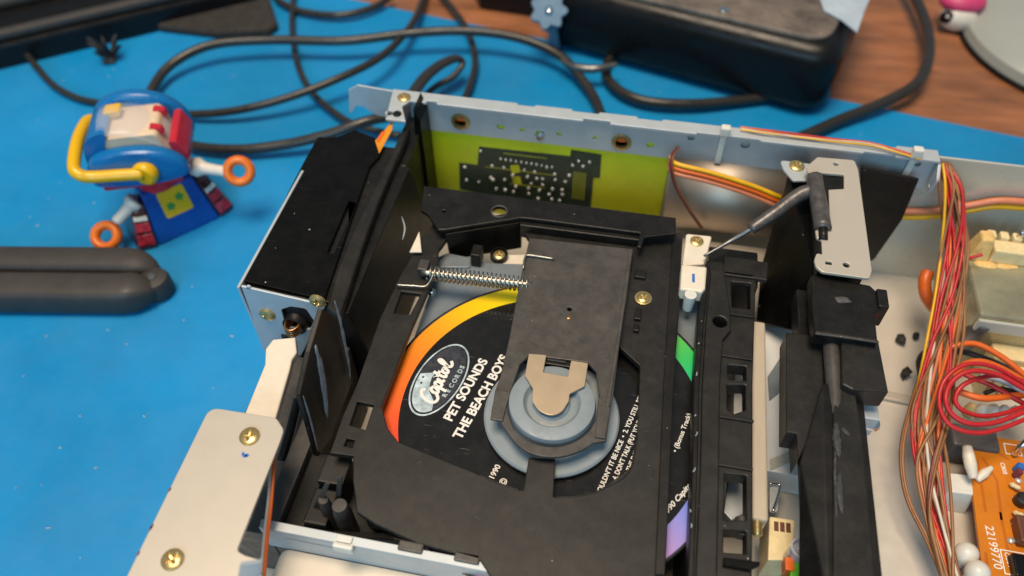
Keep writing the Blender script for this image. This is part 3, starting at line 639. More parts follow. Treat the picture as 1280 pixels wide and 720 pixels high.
lathe('clamp_puck', [(14.0, 3.2), (14.6, 8.6), (14.2, 10.3), (13.6, 10.6), (9.6, 10.6), (9.2, 10.2), (8.8, 9.0), (8.2, 8.6), (7.6, 8.8), (6.2, 8.8), (5.6, 9.6), (1, 9.8)], (0.2, -0.6, 0.4), 'clamp_blue', dev, n=72)
ls = [(-10.6, 16.0), (-4.6, 16.6), (-4.5, 9.4), (3.9, 9.1), (4.1, 15.9), (9.9, 15.9), (10.0, 6.5), (5.5, 2.6), (5.7, -0.1), (4.1, -4.9), (0.7, -6.9), (-3.5, -5.6), (-6.2, -2.4), (-6.8, 2.5), (-10.3, 6.9)]
plate('leaf_spring', rounded(ls, [0.4, 0.4, 0.3, 0.3, 0.4, 0.4, 0.6, 1, 2, 5, 5, 5, 2, 1, 0.6]), 11.7, 12.4, 'leaf_steel', dev, bevel=0.15)
sb = (-0.7, 15.5, 9.0)
box('spring_anchor', (sb[0]-5.2, sb[1]-1.2, 8.6), (sb[0]+5.2, sb[1]+0.8, 10.6), 'black_plastic', dev, 0.3)
box('spring_catch', (sb[0]-3.4, sb[1]-0.2, 10.7), (sb[0]+3.2, sb[1]+0.7, 11.4), 'dark_plastic', dev, 0.2)
# torsion spring across the arm's root
A = Vector((-55.4, 48.1, 9.0)); B = Vector((-17.0, 49.3, 9.0)); turns = 23; sp = []
ax = (B-A).normalized(); u = ax.cross(Vector((0, 0, 1))).normalized(); v = ax.cross(u)
n_ = turns*14
for i in range(n_+1):
    t = i/n_; a = 2*PI*turns*t
    sp.append(A+(B-A)*t+u*2.7*math.cos(a)+v*2.7*math.sin(a))
tube('torsion_spring', sp, 0.36, 'spring_wire', dev, n=6, raw=True)
tube('spring_shaft', [A-ax*3, A+(B-A)*0.5, B+ax*1.5], 1.3, 'spring_wire', dev, n=12)
tube('spring_leg', [(-66.1, 40.9, 8.0), (-60.0, 41.6, 8.0), (-55.2, 42.2, 8.0), (-53.7, 44.0, 9.0), (-52.7, 45.6, 11.0)], 0.4, 'spring_wire', dev, n=6, step=6)
tube('spring_leg', [(-19.9, 55.1, 11.0), (-20.3, 60.4, 11.0), (-19.4, 62.3, 11.0), (-14.4, 62.4, 11.0), (-9.1, 62.4, 10.9)], 0.4, 'spring_wire', dev, n=6, step=4)
box('spring_seat', tuple(c-d for c, d in zip((-57.3, 50.8, 7.0), (2.4, 2.6, 1.5))), tuple(c+d for c, d in zip((-57.3, 50.8, 7.0), (1.4, 2.6, 3.4))), 'flap_plastic', dev, 0.5)

# front-left post group
for c, r, h in (((-58.7, -46.0, 0.0), 3.0, 9), ((-64.1, -45.4, 0.0), 2.0, 10)):
    lathe('deck_post', [(r*1.1, -26), (r, 0), (r*0.8, h*0.5), (r*0.75, h*0.55)], (c[0], c[1], c[2]), 'flap_plastic', dev)
plate('post_blade', [(-61.2, 17.1), (-60.1, 16.5), (-69.9, -12.2), (-72.2, -10.1)], -45, -44, 'flap_plastic', dev, axis='y', bevel=0.2)
plate('post_blade', [(-58.2, 16.9), (-56.2, 19.2), (-62.8, -10.5), (-64.9, -11.4)], -43, -42, 'flap_plastic', dev, axis='y', bevel=0.2)
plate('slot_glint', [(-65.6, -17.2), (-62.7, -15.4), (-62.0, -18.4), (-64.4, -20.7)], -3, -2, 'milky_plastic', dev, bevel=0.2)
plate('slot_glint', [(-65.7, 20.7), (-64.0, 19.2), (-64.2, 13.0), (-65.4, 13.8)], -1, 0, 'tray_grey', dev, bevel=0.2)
plate('deck_front_wall', [(-71, -28), (70, -28), (70, 1.5), (-40, 1.5), (-62, -6), (-71, -8)], -52, -50, 'black_plastic', dev, axis='y', bevel=0.4)

# ------------------------------------------------------------------ right side of the deck
rail_o = [(48.5, 75.3), (47.4, 66.7), (46.2, 45.1), (46.0, 17.1), (46.9, -13.1), (47.5, -57.8), (65.4, -54.4), (65.6, -28.3), (65.7, 20.9), (66.6, 56.5), (67.3, 74.6)]
rh = [rounded([(57.2, 18.9), (63.3, 20.1), (63.4, 10.2), (59.7, 8.0), (57.4, 9.1)], 0.5, 3), rounded([(57.1, -14.5), (63.7, -13.8), (63.8, -28.6), (57.2, -29.9)], 0.5, 3), rounded([(57.3, -32.9), (63.8, -32.1), (63.8, -39.0), (57.2, -39.8)], 0.5, 3),
      rounded([(57.8, 65.9), (64.9, 66.4), (64.9, 53.9), (58.3, 53.4)], 0.5, 3), rounded([(57.3, 27.3), (63.5, 27.8), (63.6, 21.8), (57.4, 21.2)], 0.5, 3), circle(*(53.8, 44.2, 10.0)[:2], 2.8, 20)]
rl = plate('slide_rail', rail_o, 2, 8.0, 'dark_plastic', dev, holes=rh, bevel=0.5)
plate('rail_edge', [(47.6, 72.1), (49.7, 71.7), (48.3, 44.7), (47.8, 16.8), (48.5, -13.3), (49.1, -57.9), (47.4, -58.2), (47.0, -13.6), (45.9, 16.4), (46.3, 44.3)], 8.0, 9.2, 'black_plastic', rl, bevel=0.35)
plate('rail_ridge', [(49.9, 68.3), (55.0, 68.4), (57.3, 51.2), (57.8, 41.3), (55.1, 36.5), (54.5, 17.4), (55.0, -12.6), (55.4, -57.0), (49.4, -58.1), (49.3, -13.7), (48.7, 16.3), (49.0, 44.0)], 8.05, 10.0, 'dark_plastic', rl, bevel=0.5, holes=[circle(*(53.8, 44.2, 10.0)[:2], 2.5, 20)])
plate('rail_web', rect(47.5, -50, 49.5, 70), -28, 2, 'black_plastic', rl, bevel=0.3)
plate('rail_clip', [(57.1, -42.1), (67.2, -41.5), (67.2, -42.5), (64.5, -44.4), (56.9, -44.5)], 8.2, 10, 'glossy_black', dev, bevel=0.4)
lathe('rail_roller', [(2.0, -3), (2.0, 3)], (63.2, -29.5, 4.0), 'flap_plastic', dev, axis='y', n=16)
plate('rail_bracket', [(61.5, -6.8), (68.1, -7.0), (67.3, -17.2), (63.0, -20.8), (60.5, -18.5)], -12, -10, 'steel', dev, bevel=0.3)
box('rail_head', ((49.2, 73.3, 8.0)[0], 66, -20), (68, 84, 7.0), 'black_plastic', dev, 0.8)
plate('rail_head_step', [(54.9, 77.8), (71.5, 77.5), (70.8, 68.3), (54.5, 68.1)], 7.0, 9.0, 'dark_plastic', dev, bevel=0.4)
wb = [(39.8, 87.1), (49.8, 87.6), (48.3, 77.3), (47.3, 72.0), (39.2, 69.7)]
plate('white_bracket', rounded(wb, 1), 6.2, 9.0, 'white_plastic', dev, bevel=0.5)
bl = [(38.7, 68.6), (48.2, 69.1), (48.0, 58.2), (46.9, 56.1), (38.8, 56.1)]
wk = plate('white_switch', rounded(bl, 0.8), 5, 11.0, 'white_plastic', dev, bevel=0.8)
plate('ink_mark', [(42.8, 64.4), (43.8, 64.5), (44.0, 60.2), (43.0, 60.2)], 11.0, 11.05, 'ink_blue', wk, bevel=0)
lathe('switch_stem', [(1.8, 0), (2.2, 6), (2.2, 8)], tuple((42.8, 54.1, 3.0)), 'milky_plastic', dev)
screw((44.0, 83.3, 9.1), 2.6, 'brass', dev, rot=0.5)
# cream rod with steel end
rodA, rodB = Vector((69.9, 50.5, 2.0)), Vector((69.1, -24.9, 2.0))
box('guide_rod', (min(rodA.x, rodB.x)-2.4, rodB.y, -2.0), (max(rodA.x, rodB.x)+1.8, rodA.y+3, 2.2), 'cream_rod', dev, 1.2, 4)
lathe('rod_tip', [(1.6, 0), (1.6, 4), (1.0, 4.6)], (rodB.x-0.4, rodB.y+0.1, 0.0), 'brass', dev, axis='y', n=16)
# sheets below, right of the rod
plate('under_sheet', rect(64, 2, 92, 66), -28.4, -15, 'white_sheet', dev, bevel=0.3)
hull('blue_guard', [(76.4, 6.2, -14.4), (86.3, 12.2, -14.4), (76.3, 1.9, -14.4), (86.1, 8.1, -14.4), (78.7, 11.8, -24.0), (89.0, 18.1, -24.0)], 'bright_steel', dev, 0.3)
plate('under_bracket_arm', rounded([(77.6, -1.1), (81.1, -0.4), (80.1, -10.1), (77.4, -10.7)], 1.0), -21, -20, 'steel', dev, bevel=0.2)
tube('bracket_wire', [(77.3, -0.7, -19.0), (80.6, -0.4, -19.0), (80.5, -3.2, -19.0), (78.2, -11.0, -19.0)], 0.5, 'chrome', dev, n=6)
plate('under_patch', [(83.9, 56.8), (83.7, 38.9), (76.6, 30.5), (76.2, 41.1)], -14.9, -14.2, 'tray_grey', dev, bevel=0.2)
cb = [Vector(q) for q in [(74.0, -19.1, -6.0), (81.9, -18.9, -6.0), (80.5, -32.3, -6.0), (73.3, -33.7, -6.0)]]
hull('cream_connector', [*cb, *[q-Vector((0, 0, 14)) for q in cb]], 'connector_cream', dev, 0.6)
for k in range(3):
    q = cb[0].lerp(cb[1], 0.28+0.24*k); q = q.lerp(cb[3].lerp(cb[2], 0.28+0.24*k), 0.22)
    box('connector_slot', (q.x-0.7, q.y-1.6, -6.05), (q.x+0.7, q.y+1.6, -5.9), 'brown_part', dev, 0)
lathe('lens_sleeve', [(3.2, -8), (3.2, 0), (2.6, 0.3), (2.4, -1.5), (1.6, -1.0), (0.6, 0.2), (0.2, 0.3)], (80.7, -32.4, 4.0), 'clear_lens', dev)
gp = [Vector(q) for q in [(78.9, -35.4, 0.0), (87.2, -34.8, 0.0), (86.9, -40.6, 0.0), (77.7, -42.4, 0.0)]]
hull('green_block', [*gp, *[q-Vector((0, 0, 8)) for q in gp]], 'bright_green', dev, 0.5)
box('orange_chip', tuple(c-d for c, d in zip((78.2, -36.0, 0.0), (1.5, 2.5, 4))), tuple(c+d for c, d in zip((78.2, -36.0, 0.0), (1.2, 1.5, 0.8))), 'wire_orange', dev, 0.3)

# flecks of dried grease along the rail edge and cover
rg = random.Random(31)
for k, (x, y) in enumerate([(46.5, 33.3), (46.5, 19.6), (46.7, 3.7), (47.3, -3.7), (47.1, -16.5), (47.0, -29.9), (47.5, -34.8), (53.6, 56.1), (55.0, 58.7), (53.1, 52.9), (53.2, 31.0), (54.2, 21.1)]):
    a = rg.uniform(1.0, 2.2); l = rg.uniform(0.8, 2.4)
    smear('grease_fleck', [(x, y, 9.25 if k < 7 else 8.05), (x+l*0.5*math.cos(a)+0.2, y+l*0.5*math.sin(a), 9.28 if k < 7 else 8.08), (x+l*math.cos(a), y+l*math.sin(a), 9.25 if k < 7 else 8.05)], 0.28, dev, 100+k)
for k, (x, y) in enumerate([(25.3, -32.5), (31.8, -9.2), (33.1, -3.0), (18.6, -37.7), (-14.8, -42.9), (-0.1, -42.6), (-31.3, -32.7), (-39.0, -28.5), (35.2, -19.9), (10.5, -48.0)]):
    a = rg.uniform(0, PI); l = rg.uniform(0.8, 2.6)
    smear('scuff_mark', [(x, y, 6.02), (x+l*0.5*math.cos(a), y+l*0.5*math.sin(a), 6.04), (x+l*math.cos(a), y+l*math.sin(a), 6.02)], 0.12, dev, 140+k, 'grease_thin')
# raised ribs on the rail
for (x, y) in [(60.7, 69.3), (60.9, 49.7), (60.5, 30.6), (60.8, 5.7), (60.5, -11.9)]:
    box('rail_rib', (x-7.5, y-0.5, 7.9), (x+5.0, y+0.5, 9.0), 'dark_plastic', rl, 0.2)
# tower: black housing with metal plate and lever
hull('tower_wall', [*[(77.1, 117.7, 21.0), (86.6, 119.5, 21.0), (83.8, 62.1, 21.0), (87.9, 50.2, 2.0), (71.4, 64.8, -12.0), (71.8, 87.2, -5.0)], *[(102.3, 176.7, -26.0), (98.9, 106.5, -26.0)]], 'glossy_black', dev, 0.6)
box('tower_column', (79.5, -60, 7), (99.0, 60, 15.5), 'black_plastic', dev, 0.6)
col = [(88.4, 17.2), (94.8, 17.2), (95.4, 9.5), (95.8, -4.6), (95.9, -6.5), (95.7, -30.2), (95.1, -52.6), (83.7, -54.7)]
plate('column_top', col, 12, 20, 'dark_plastic', dev, bevel=0.6)
hull('column_slope', [*[(x, y, 19.5) for x, y in [(85.0, 16.9), (88.5, 17.6), (83.9, -54.6), (82.7, -54.8)]], *[(x, y, 10) for x, y in [(79.6, -7.9), (77.5, -52.7)]], *[(x, y, 17) for x, y in [(85.2, 7.9), (77.6, -11.4)]], *[(x, y, 0) for x, y in [(93.2, 24.7), (89.7, -47.0)]]], 'black_plastic', dev, 0.4)
plate('column_side', [(75.3, 39.0), (87.8, 39.6), (86.0, 8.4), (77.5, -10.1), (77.3, -0.9), (74.2, -0.9)], 6, 16, 'dark_plastic', dev, bevel=0.5)
smear('grease_smear', [(88.2, 2.8, 20.1), (88.0, -3.4, 20.1), (88.3, -9.4, 20.1)], 1.5, dev, 8, 'grease_thin')
smear('grease_smear', [(88.2, -14.2, 20.1), (87.5, -20.8, 20.1), (87.9, -27.4, 20.1)], 1.3, dev, 18, 'grease_thin')
smear('grease_smear', [(87.3, -6.3, 20.1), (86.6, -17.1, 20.1), (86.2, -29.6, 20.1)], 0.5, dev, 19, 'grease_thin')
smear('grease_smear', [(89.7, 1.1, 20.1), (91.0, -0.1, 20.1), (91.9, -1.3, 20.1)], 1.2, dev, 9, 'grease_thin')
hs = [(81.2, 58.3), (101.5, 58.4), (105.0, 53.2), (103.6, 46.9), (103.0, 13.0), (92.0, 11.5), (91.8, 21.5), (82.0, 21.9)]
plate('housing_top', rounded([(81.7, 58.4), (101.4, 56.9), (104.9, 52.5), (104.3, 46.0), (101.8, 44.1), (101.6, 32.4), (81.7, 32.2), (81.4, 41.0)], 0.8), 20, 26.0, 'black_plastic', dev, bevel=0.8)
tube('housing_lip', [(x, y, 26.0) for x, y in [(81.7, 31.9), (91.6, 32.1), (101.6, 32.0)]], 0.45, 'flap_plastic', dev, n=6)
plate('housing_lower', rounded([(91.2, 35.6), (103.0, 35.8), (104.1, 15.2), (93.1, 14.0), (90.1, 15.5)], 0.5), 14, 23, 'dark_plastic', dev, bevel=0.6)
tube('housing_shaft', [(88.7, 36.4, 19.5), (88.8, 27.5, 19.0), (89.1, 15.6, 18.0), (88.8, 1.4, 16.8)], 2.6, 'flap_plastic', dev, n=16, step=2)
blob('housing_scuff', (91.5, 48.2, 26.0), (3.0, 1.4, 0.15), 'shrink_grey', dev, seed=5, rough=0.3, sub=2, smooth=True)
box('housing_hook', tuple(c-d for c, d in zip((104.7, 50.4, 22.0), (2.0, 4, 5))), tuple(c+d for c, d in zip((104.7, 50.4, 22.0), (1.5, 4, 5.5))), 'black_plastic', dev, 0.6)
ch = (104.5, 14.9, 4.0)
box('latch_tab', (ch[0]-5, ch[1]-2, ch[2]-4), (ch[0]+1, ch[1]+3.5, ch[2]+6), 'steel', dev, 0.4)
lathe('latch_bolt', [(1.6, -3), (2.2, -2), (2.2, 2), (1.6, 2.8)], ch, 'chrome', dev, axis='x', n=16)
# metal plate on the tower
mp_ = [(85.8, 117.5), (99.8, 118.2), (100.8, 112.7), (100.9, 60.0), (99.8, 56.1), (84.2, 56.1), (82.2, 58.3), (81.8, 61.3), (82.8, 64.9), (84.7, 64.5), (84.8, 71.6), (83.2, 72.5), (82.9, 76.9), (88.2, 77.9), (88.9, 99.0), (94.6, 100.5), (95.2, 108.8), (87.1, 108.3), (81.7, 107.3), (81.3, 110.9)]
tp = plate('tower_plate', rounded(mp_, [1.5, 1.5, 1, 1, 1.2, 2, 2.5, 2.5, 1.2, 0.5, 0.8, 0.8, 0.5, 0.6, 0.3, 0.3, 0.4, 0.8, 0.4, 0.8, 0.8]), 28.8, 30.0, 'steel_painted', dev, bevel=0.25,
           holes=[circle(*(92.5, 61.0, 30.0)[:2], 1.15, 16), rounded([(85.6, 61.6), (87.7, 61.6), (87.7, 60.1), (85.5, 60.1)], 0.2, 2), circle(*(92.6, 114.5, 30.0)[:2], 1.0, 14)])
box('plate_rear_flange', (mp_[0][0]+1, mp_[0][1]-3.5, 20), (mp_[2][0]-1, mp_[0][1]-2.5, 28.7), 'steel', tp, 0.3)
box('plate_block', (84, 60, 14), (99.5, 112, 28.6), 'black_plastic', dev, 0.6)
hb = [Vector(q) for q in [(83.6, 103.7, 31.0), (85.3, 76.3, 31.0)]]
tube('hinge_barrel', [hb[0], hb[0].lerp(hb[1], 0.5), hb[1]], 3.0, 'lever_steel', dev, n=16)
tube('hinge_pin', [hb[1], hb[1]+Vector((0.1, -4.5, -1))], 1.6, 'black_plastic', dev, n=12)
tube('lever_sleeve', [(84.2, 97.7, 30.0), (78.7, 96.0, 28.5), (70.1, 88.5, 24.5), (62.1, 82.0, 20.5)], [2.5, 2.8, 2.6, 2.4, 2.2], 'lever_steel', dev, n=14)
tube('lever_needle', [(63.8, 83.6, 21.0), (55.5, 79.3, 15.5), (46.7, 73.3, 12.0)], [1.1, 0.9, 0.5], 'dark_steel', dev, n=10)
plate('ear_bracket', rounded([(72.7, 119.1), (85.1, 119.0), (85.0, 108.9), (77.6, 107.5), (74.1, 113.5)], 1.5), 24, 25, 'steel', dev, bevel=0.2)
screw((79.1, 116.3, 25.1), 3.0, 'brass', dev, rot=0.3)
plate('black_shroud', [(105.8, 20.2), (129.6, 17.1), (131.1, -5.4), (128.2, -31.3), (123.9, -36.6)], 126.5, 128, 'black_plastic', dev, axis='y', bevel=0.3)

mv = []; mf = []
for i in range(33):
    a = math.radians(95-160*i/32)
    mv += [(31.8, 140-20*math.cos(a), -12+20*math.sin(a)), (84.0, 140-20*math.cos(a), -12+20*math.sin(a))]
for i in range(32): mf.append((2*i, 2*i+1, 2*i+3, 2*i+2))
ms = mesh_obj('curved_reflector', mv, mf, 'mirror_steel', dev, smooth=True)
so = ms.modifiers.new('thickness', 'SOLIDIFY'); so.thickness = 0.6*MM
# ------------------------------------------------------------------ wires along the rear
wm = ['wire_yellow', 'wire_orange', 'wire_salmon', 'wire_yellow', 'wire_orange']
for k, m_ in enumerate(('wire_yellow', 'wire_orange', 'wire_salmon')):
    tube('wire', [(x, y-0.6*k, z-2.0*k) for x, y, z in [(30.3, 126.0, 14.3), (33.1, 120.5, 15.5), (47.8, 119.0, 14.3), (64.9, 118.5, 10.5), (80.9, 118.5, 5.1), (97.4, 122.0, -0.9)]], 1.0, m_, dev, n=8)
for k, m_ in enumerate(('wire_salmon', 'wire_yellow')):
    tube('wire', [(x, y, z-3.0*k) for x, y, z in [(113.7, 133.0, -8.5), (126.6, 133.0, -7.1), (143.9, 133.5, -4.5), (157.8, 134.0, 1.2), (167.1, 134.0, 5.2), (182.4, 134.5, 6.0)]], 1.5, m_, dev, n=8)
for k, m_ in enumerate(('rust_wire', 'wire_brown')):
    tube('wire', [(x+0.9*k, y, z) for x, y, z in [(32.4, 131.0, 15.8), (30.3, 122.0, 18.1), (30.8, 118.5, 13.8), (34.6, 117.5, 4.5), (41.4, 117.5, -6.6), (48.7, 117.5, -16.6)]], 0.45, m_, dev, n=6)
fl3 = [('wire_red', 0), ('wire_orange', 1), ('wire_white', 2), ('wire_yellow', 3)]
for m_, k in fl3:
    tube('wire', [(x, y-0.8*k+1.6+0.5*math.sin(1.7*k+x*0.11), z+0.12*k+0.25*math.sin(k+x*0.09)) for x, y, z in [(57.0, 137.3, 24.2), (65.1, 135.9, 24.8), (76.3, 135.1, 25.0), (93.9, 135.2, 25.0), (108.0, 135.5, 25.2), (118.2, 133.3, 24.8), (128.3, 131.2, 23.5)]], 0.34, m_, dev, n=6)
for c in ((50.7, 134.0, 28.3), (126.4, 134.0, 27.1)):
    box('cable_clip', (c[0]-2.0, 130.6, 24.0), (c[0]+2.0, 134.0, 28.4), 'milky_plastic', dev, 0.8)
    box('clip_leg', (c[0]-1.3, 132.6, 8), (c[0]+1.3, 134.2, 24.2), 'milky_plastic', dev, 0.4)
tb = (136.4, 131.0, 16.5)
plate('loom_tab', rounded([(128, tb[2]-8), (133.6, tb[2]-5), (134.4, tb[2]+4), (132, tb[2]+6), (126, tb[2]+2)], 2.0), tb[0]-0.6, tb[0]+0.6, 'steel', dev, axis='x', bevel=0.25, holes=[circle(129.5, tb[2]-3.6, 1.0, 12)])

# main wire loom: strands wander round one another on the way down
loom_c = [Vector(q) for q in [(139.3, 134.9, 20.0), (144.0, 125.4, 14.0), (148.8, 112.7, 0.0), (147.3, 90.7, -10.0), (143.8, 68.0, -18.0), (138.2, 41.4, -24.0), (136.7, 23.1, -28.0), (138.2, 3.5, -32.0), (141.7, -18.5, -36.0)]]
cols = ['wire_brown', 'wire_red', 'wire_tan', 'wire_brown', 'wire_yellow', 'wire_brown', 'wire_red', 'wire_tan', 'wire_brown', 'wire_white', 'wire_orange', 'wire_red', 'wire_brown', 'wire_salmon', 'wire_tan', 'wire_red', 'wire_tan', 'wire_brown', 'rust_wire', 'wire_orange', 'wire_brown', 'wire_tan', 'wire_red', 'wire_tan']
rl_ = random.Random(11)
side = Vector((0.98, -0.14, 0.13)); up = Vector((0.15, -0.6, 0.75))
spread = [2.0, 4.0, 5.2, 5.4, 5.8, 6.6, 6.2, 4.4, 3.4]
for k, m_ in enumerate(cols):
    a0 = 2*PI*k/len(cols)*2.0; rr = 0.45+0.55*((k*7) % 10)/9.0; tw = rl_.choice((-1, 1, 1))*rl_.uniform(1.6, 4.4)
    pts = []
    for i, c in enumerate(loom_c):
        a = a0+tw*i/4.0
        pts.append(c+side*spread[i]*rr*math.cos(a)+up*0.6*spread[i]*rr*math.sin(a)+side*rl_.uniform(-0.9, 0.9))
    tube('wire', pts, 0.6, m_, dev, n=7, step=7)
tube('wire', [(140.3, 70.2, -22.0), (133.0, 48.8, -26.0), (128.1, 29.2, -30.0), (129.2, 11.9, -34.0), (135.4, -4.2, -36.0), (140.3, -19.4, -38.0)], 0.62, 'wire_brown', dev, n=6)
tube('wire', [(140.9, 70.4, -22.0), (133.9, 49.0, -26.0), (128.9, 29.4, -30.0), (130.0, 12.1, -34.0), (136.3, -4.1, -36.0), (140.9, -19.3, -38.0)], 0.62, 'wire_tan', dev, n=6)
tube('wire', [(142.3, 73.1, -20.0), (134.8, 49.2, -26.0), (131.9, 33.9, -28.0), (133.8, 17.7, -31.0), (139.3, -1.4, -34.0), (142.6, -19.7, -36.0)], 0.65, 'wire_red', dev, n=6)
# red and orange loop by the transformer
tube('wire', [(144.4, 68.1, -18.0), (148.4, 70.5, -16.0), (155.5, 71.9, -15.0), (164.6, 68.2, -16.0), (172.9, 62.2, -18.0), (180.8, 57.7, -20.0)], 1.15, 'wire_orange', dev)
tube('wire', [(145.3, 68.1, -22.0), (152.6, 72.6, -22.0), (161.3, 71.1, -22.0), (170.6, 68.2, -23.0), (181.5, 63.0, -25.0)], 1.2, 'wire_black', dev)
tube('wire', [(145.6, 57.0, -18.0), (149.9, 61.6, -16.0), (155.5, 63.5, -15.0), (163.0, 62.6, -16.0), (173.0, 58.6, -18.0), (180.4, 55.9, -20.0)], 1.3, 'wire_orange', dev)
tube('wire', [(177.0, 49.1, -16.0), (168.0, 52.1, -13.0), (157.7, 54.6, -10.0), (147.6, 53.4, -9.0), (141.6, 49.0, -11.0), (139.1, 42.1, -13.0), (142.1, 37.7, -16.0), (148.5, 35.8, -17.0), (156.9, 38.0, -17.0), (165.8, 43.1, -17.0), (178.4, 51.4, -18.0)], 0.95, 'wire_red', dev)
tube('wire', [(179.5, 56.2, -18.0), (167.8, 57.7, -15.0), (157.6, 56.6, -14.0), (148.1, 51.8, -15.0), (145.2, 46.8, -18.0), (147.7, 43.6, -20.0), (154.7, 42.8, -21.0), (163.0, 45.4, -21.0), (173.1, 51.2, -21.0), (180.8, 55.5, -21.0)], 0.9, 'wire_red', dev)
tube('wire', [(145.1, 67.8, -20.0), (147.4, 63.2, -20.0), (152.6, 59.7, -20.0), (160.8, 56.8, -20.0), (170.2, 52.1, -21.0), (179.6, 48.1, -22.0)], 1.0, 'wire_red', dev)
tube('wire', [(142.8, 57.5, -24.0), (149.5, 53.1, -22.0), (157.3, 51.0, -21.0), (167.8, 54.1, -21.0), (181.3, 57.7, -21.0)], 1.3, 'wire_orange', dev)
tube('wire', [(157.1, 60.6, -20.0), (164.2, 60.0, -20.0), (172.0, 56.0, -20.0), (179.6, 52.1, -20.0)], 1.0, 'wire_grey', dev)
tube('wire', [(176.9, 50.9, -15.0), (168.0, 55.0, -13.0), (155.5, 56.4, -8.0), (145.3, 54.5, -7.0), (138.3, 48.0, -10.0), (137.0, 39.9, -14.0), (140.9, 34.0, -17.0), (149.0, 32.8, -18.0), (158.9, 36.3, -18.0), (177.7, 48.1, -18.0)], 0.85, 'wire_red', dev)
tube('wire', [(141.3, 67.0, -34.0), (142.5, 75.9, -36.0), (145.8, 81.4, -36.0), (149.5, 81.5, -34.0)], 1.0, 'wire_black', dev)
tube('wire', [(159.4, 55.5, -24.0), (164.6, 57.4, -22.0), (171.6, 56.5, -22.0), (180.9, 53.6, -22.0)], 0.9, 'wire_black', dev)
tube('wire', [(154.8, 110.0, -8.0), (156.7, 109.9, -6.0), (160.0, 110.4, -4.0)], 0.7, 'wire_red', dev, n=6)
tube('wire', [(145.2, 112.2, -20.0), (144.1, 108.3, -22.0), (145.7, 103.9, -26.0), (150.1, 101.3, -30.0)], 2.6, 'wire_orange', dev)
# transformer can with wax-potted terminals
tx0, tx1, ty0, ty1, tz = 158.0, 215.0, 85.0, 117.5, -12.0
tr = box('transformer', (tx0, ty0, FLOOR+0.1), (tx1, ty1, tz), 'transformer_tin', dev, 1.6, 3)
plate('transformer_seam', rect(tx0+0.5, ty0-1.6, tx1, ty0-0.02), tz-8.5, tz-2.2, 'bright_steel', tr, bevel=0.5)
t1 = (162.1, 119.1, -4.0)
hull('terminal_block', [(t1[0]-4, t1[1]-5, tz), (t1[0]+4, t1[1]-5, tz), (t1[0]-4, t1[1]+4, tz), (t1[0]+4, t1[1]+4, tz), (t1[0]-2, t1[1]-3, tz+11), (t1[0]+3, t1[1]-3, tz+11), (t1[0]-2, t1[1]+3, tz+11), (t1[0]+3, t1[1]+3, tz+11)], 'wax', tr, 1.2, 3)
t2 = (173.3, 117.5, -6.0)
box('terminal_block', (t2[0]-7, t2[1]-3, tz), (t2[0]+20, t2[1]+4, tz+7), 'connector_cream', tr, 0.8)
for k in range(4):
    box('terminal_lug', (t2[0]-9+5*k, t2[1]+4, tz), (t2[0]-5.5+5*k, t2[1]+8, tz+8.5), 'connector_cream', tr, 0.8)
lathe('terminal_pin', [(1.2, 0), (1.2, 3.5), (0.8, 4)], (t2[0]+3, t2[1]+5.5, tz+8), 'chrome', tr, n=12)
blob('wax_drip', (165.2, 113.4, -12.0), (5.5, 2.6, 0.5), 'wax', tr, seed=2, rough=0.15, smooth=True)
blob('wax_drip', (173.1, 113.9, -12.0), (5.0, 2.2, 0.4), 'wax', tr, seed=4, rough=0.15, smooth=True)
tube('shrink_tube', [(162.2, 85.9, -18.0), (160.4, 85.2, -24.0), (156.4, 79.9, -30.0)], 3.4, 'shrink_grey', dev, n=14)
c2 = (175.4, 81.3, -28.0)
box('cream_terminal', (c2[0]-6, c2[1]-4, FLOOR), (c2[0]+16, c2[1]+4, -28), 'connector_cream', dev, 1.0)
for k in range(3):
    box('terminal_tooth', (c2[0]-6+4.6*k, c2[1]-7, FLOOR), (c2[0]-2.5+4.6*k, c2[1]-4.1, -31), 'connector_cream', dev, 0.8)
for k in range(5):
    q = (159.6, 56.0, -34.0)
    blob('white_terminal', (q[0]+4.2*k, q[1]+0.5*k, -37), (2.2, 2.6, 4.5), 'white_plastic' if k else 'wax', dev, seed=20+k, rough=0.12, smooth=True)
gb = (153.8, 44.5, -36.0)
box('grey_relay', (gb[0]-3, gb[1]-6, FLOOR), (gb[0]+14, gb[1]+4, -36), 'shrink_grey', dev, 1.2)
# orange circuit board
OZ = -38.0
ob_o = [(155.8, 28.7, -38.0)[:2], (156.6, 40.5, -38.0)[:2], (167.5, 46.1, -38.0)[:2], (230, 46), (230, -90), (148.2, -90)]
ob = plate('orange_circuit_board', ob_o, OZ-1.6, OZ, 'board_orange', dev, bevel=0.15)
a_, b_ = Vector((157.2, 8.0, -38.0)), Vector((157.5, -7.8, -38.0)); dr = (b_-a_)
text('board_number', '22199770', (a_.x, a_.y, OZ+0.03), 4.2, 'print_white', ob, math.atan2(dr.y, dr.x), bold=0.02, fit=dr.length, ext=0.02)
for s, c, sz in (('C808', (167.4, 35.0, -38.0), 2.2), ('C81', (169.0, 21.5, -38.0), 2.2), ('C801', (161.9, -1.2, -38.0), 2.6)):
    text('board_lettering', s, (c[0], c[1], OZ+0.03), sz, 'print_white', ob, -1.5, ext=0.02, bold=0.03)
def ring_print(c, w, h):
    o_ = rect(c[0]-w, c[1]-h, c[0]+w, c[1]+h); i_ = rect(c[0]-w+0.4, c[1]-h+0.4, c[0]+w-0.4, c[1]+h-0.4)
    return plate('print_outline', o_, OZ, OZ+0.03, 'print_white', ob, holes=[i_], bevel=0)
ring_print((173.3, 41.6, -38.0), 3.0, 2.4); ring_print((165.6, -4.8, -38.0), 5.0, 4.5)
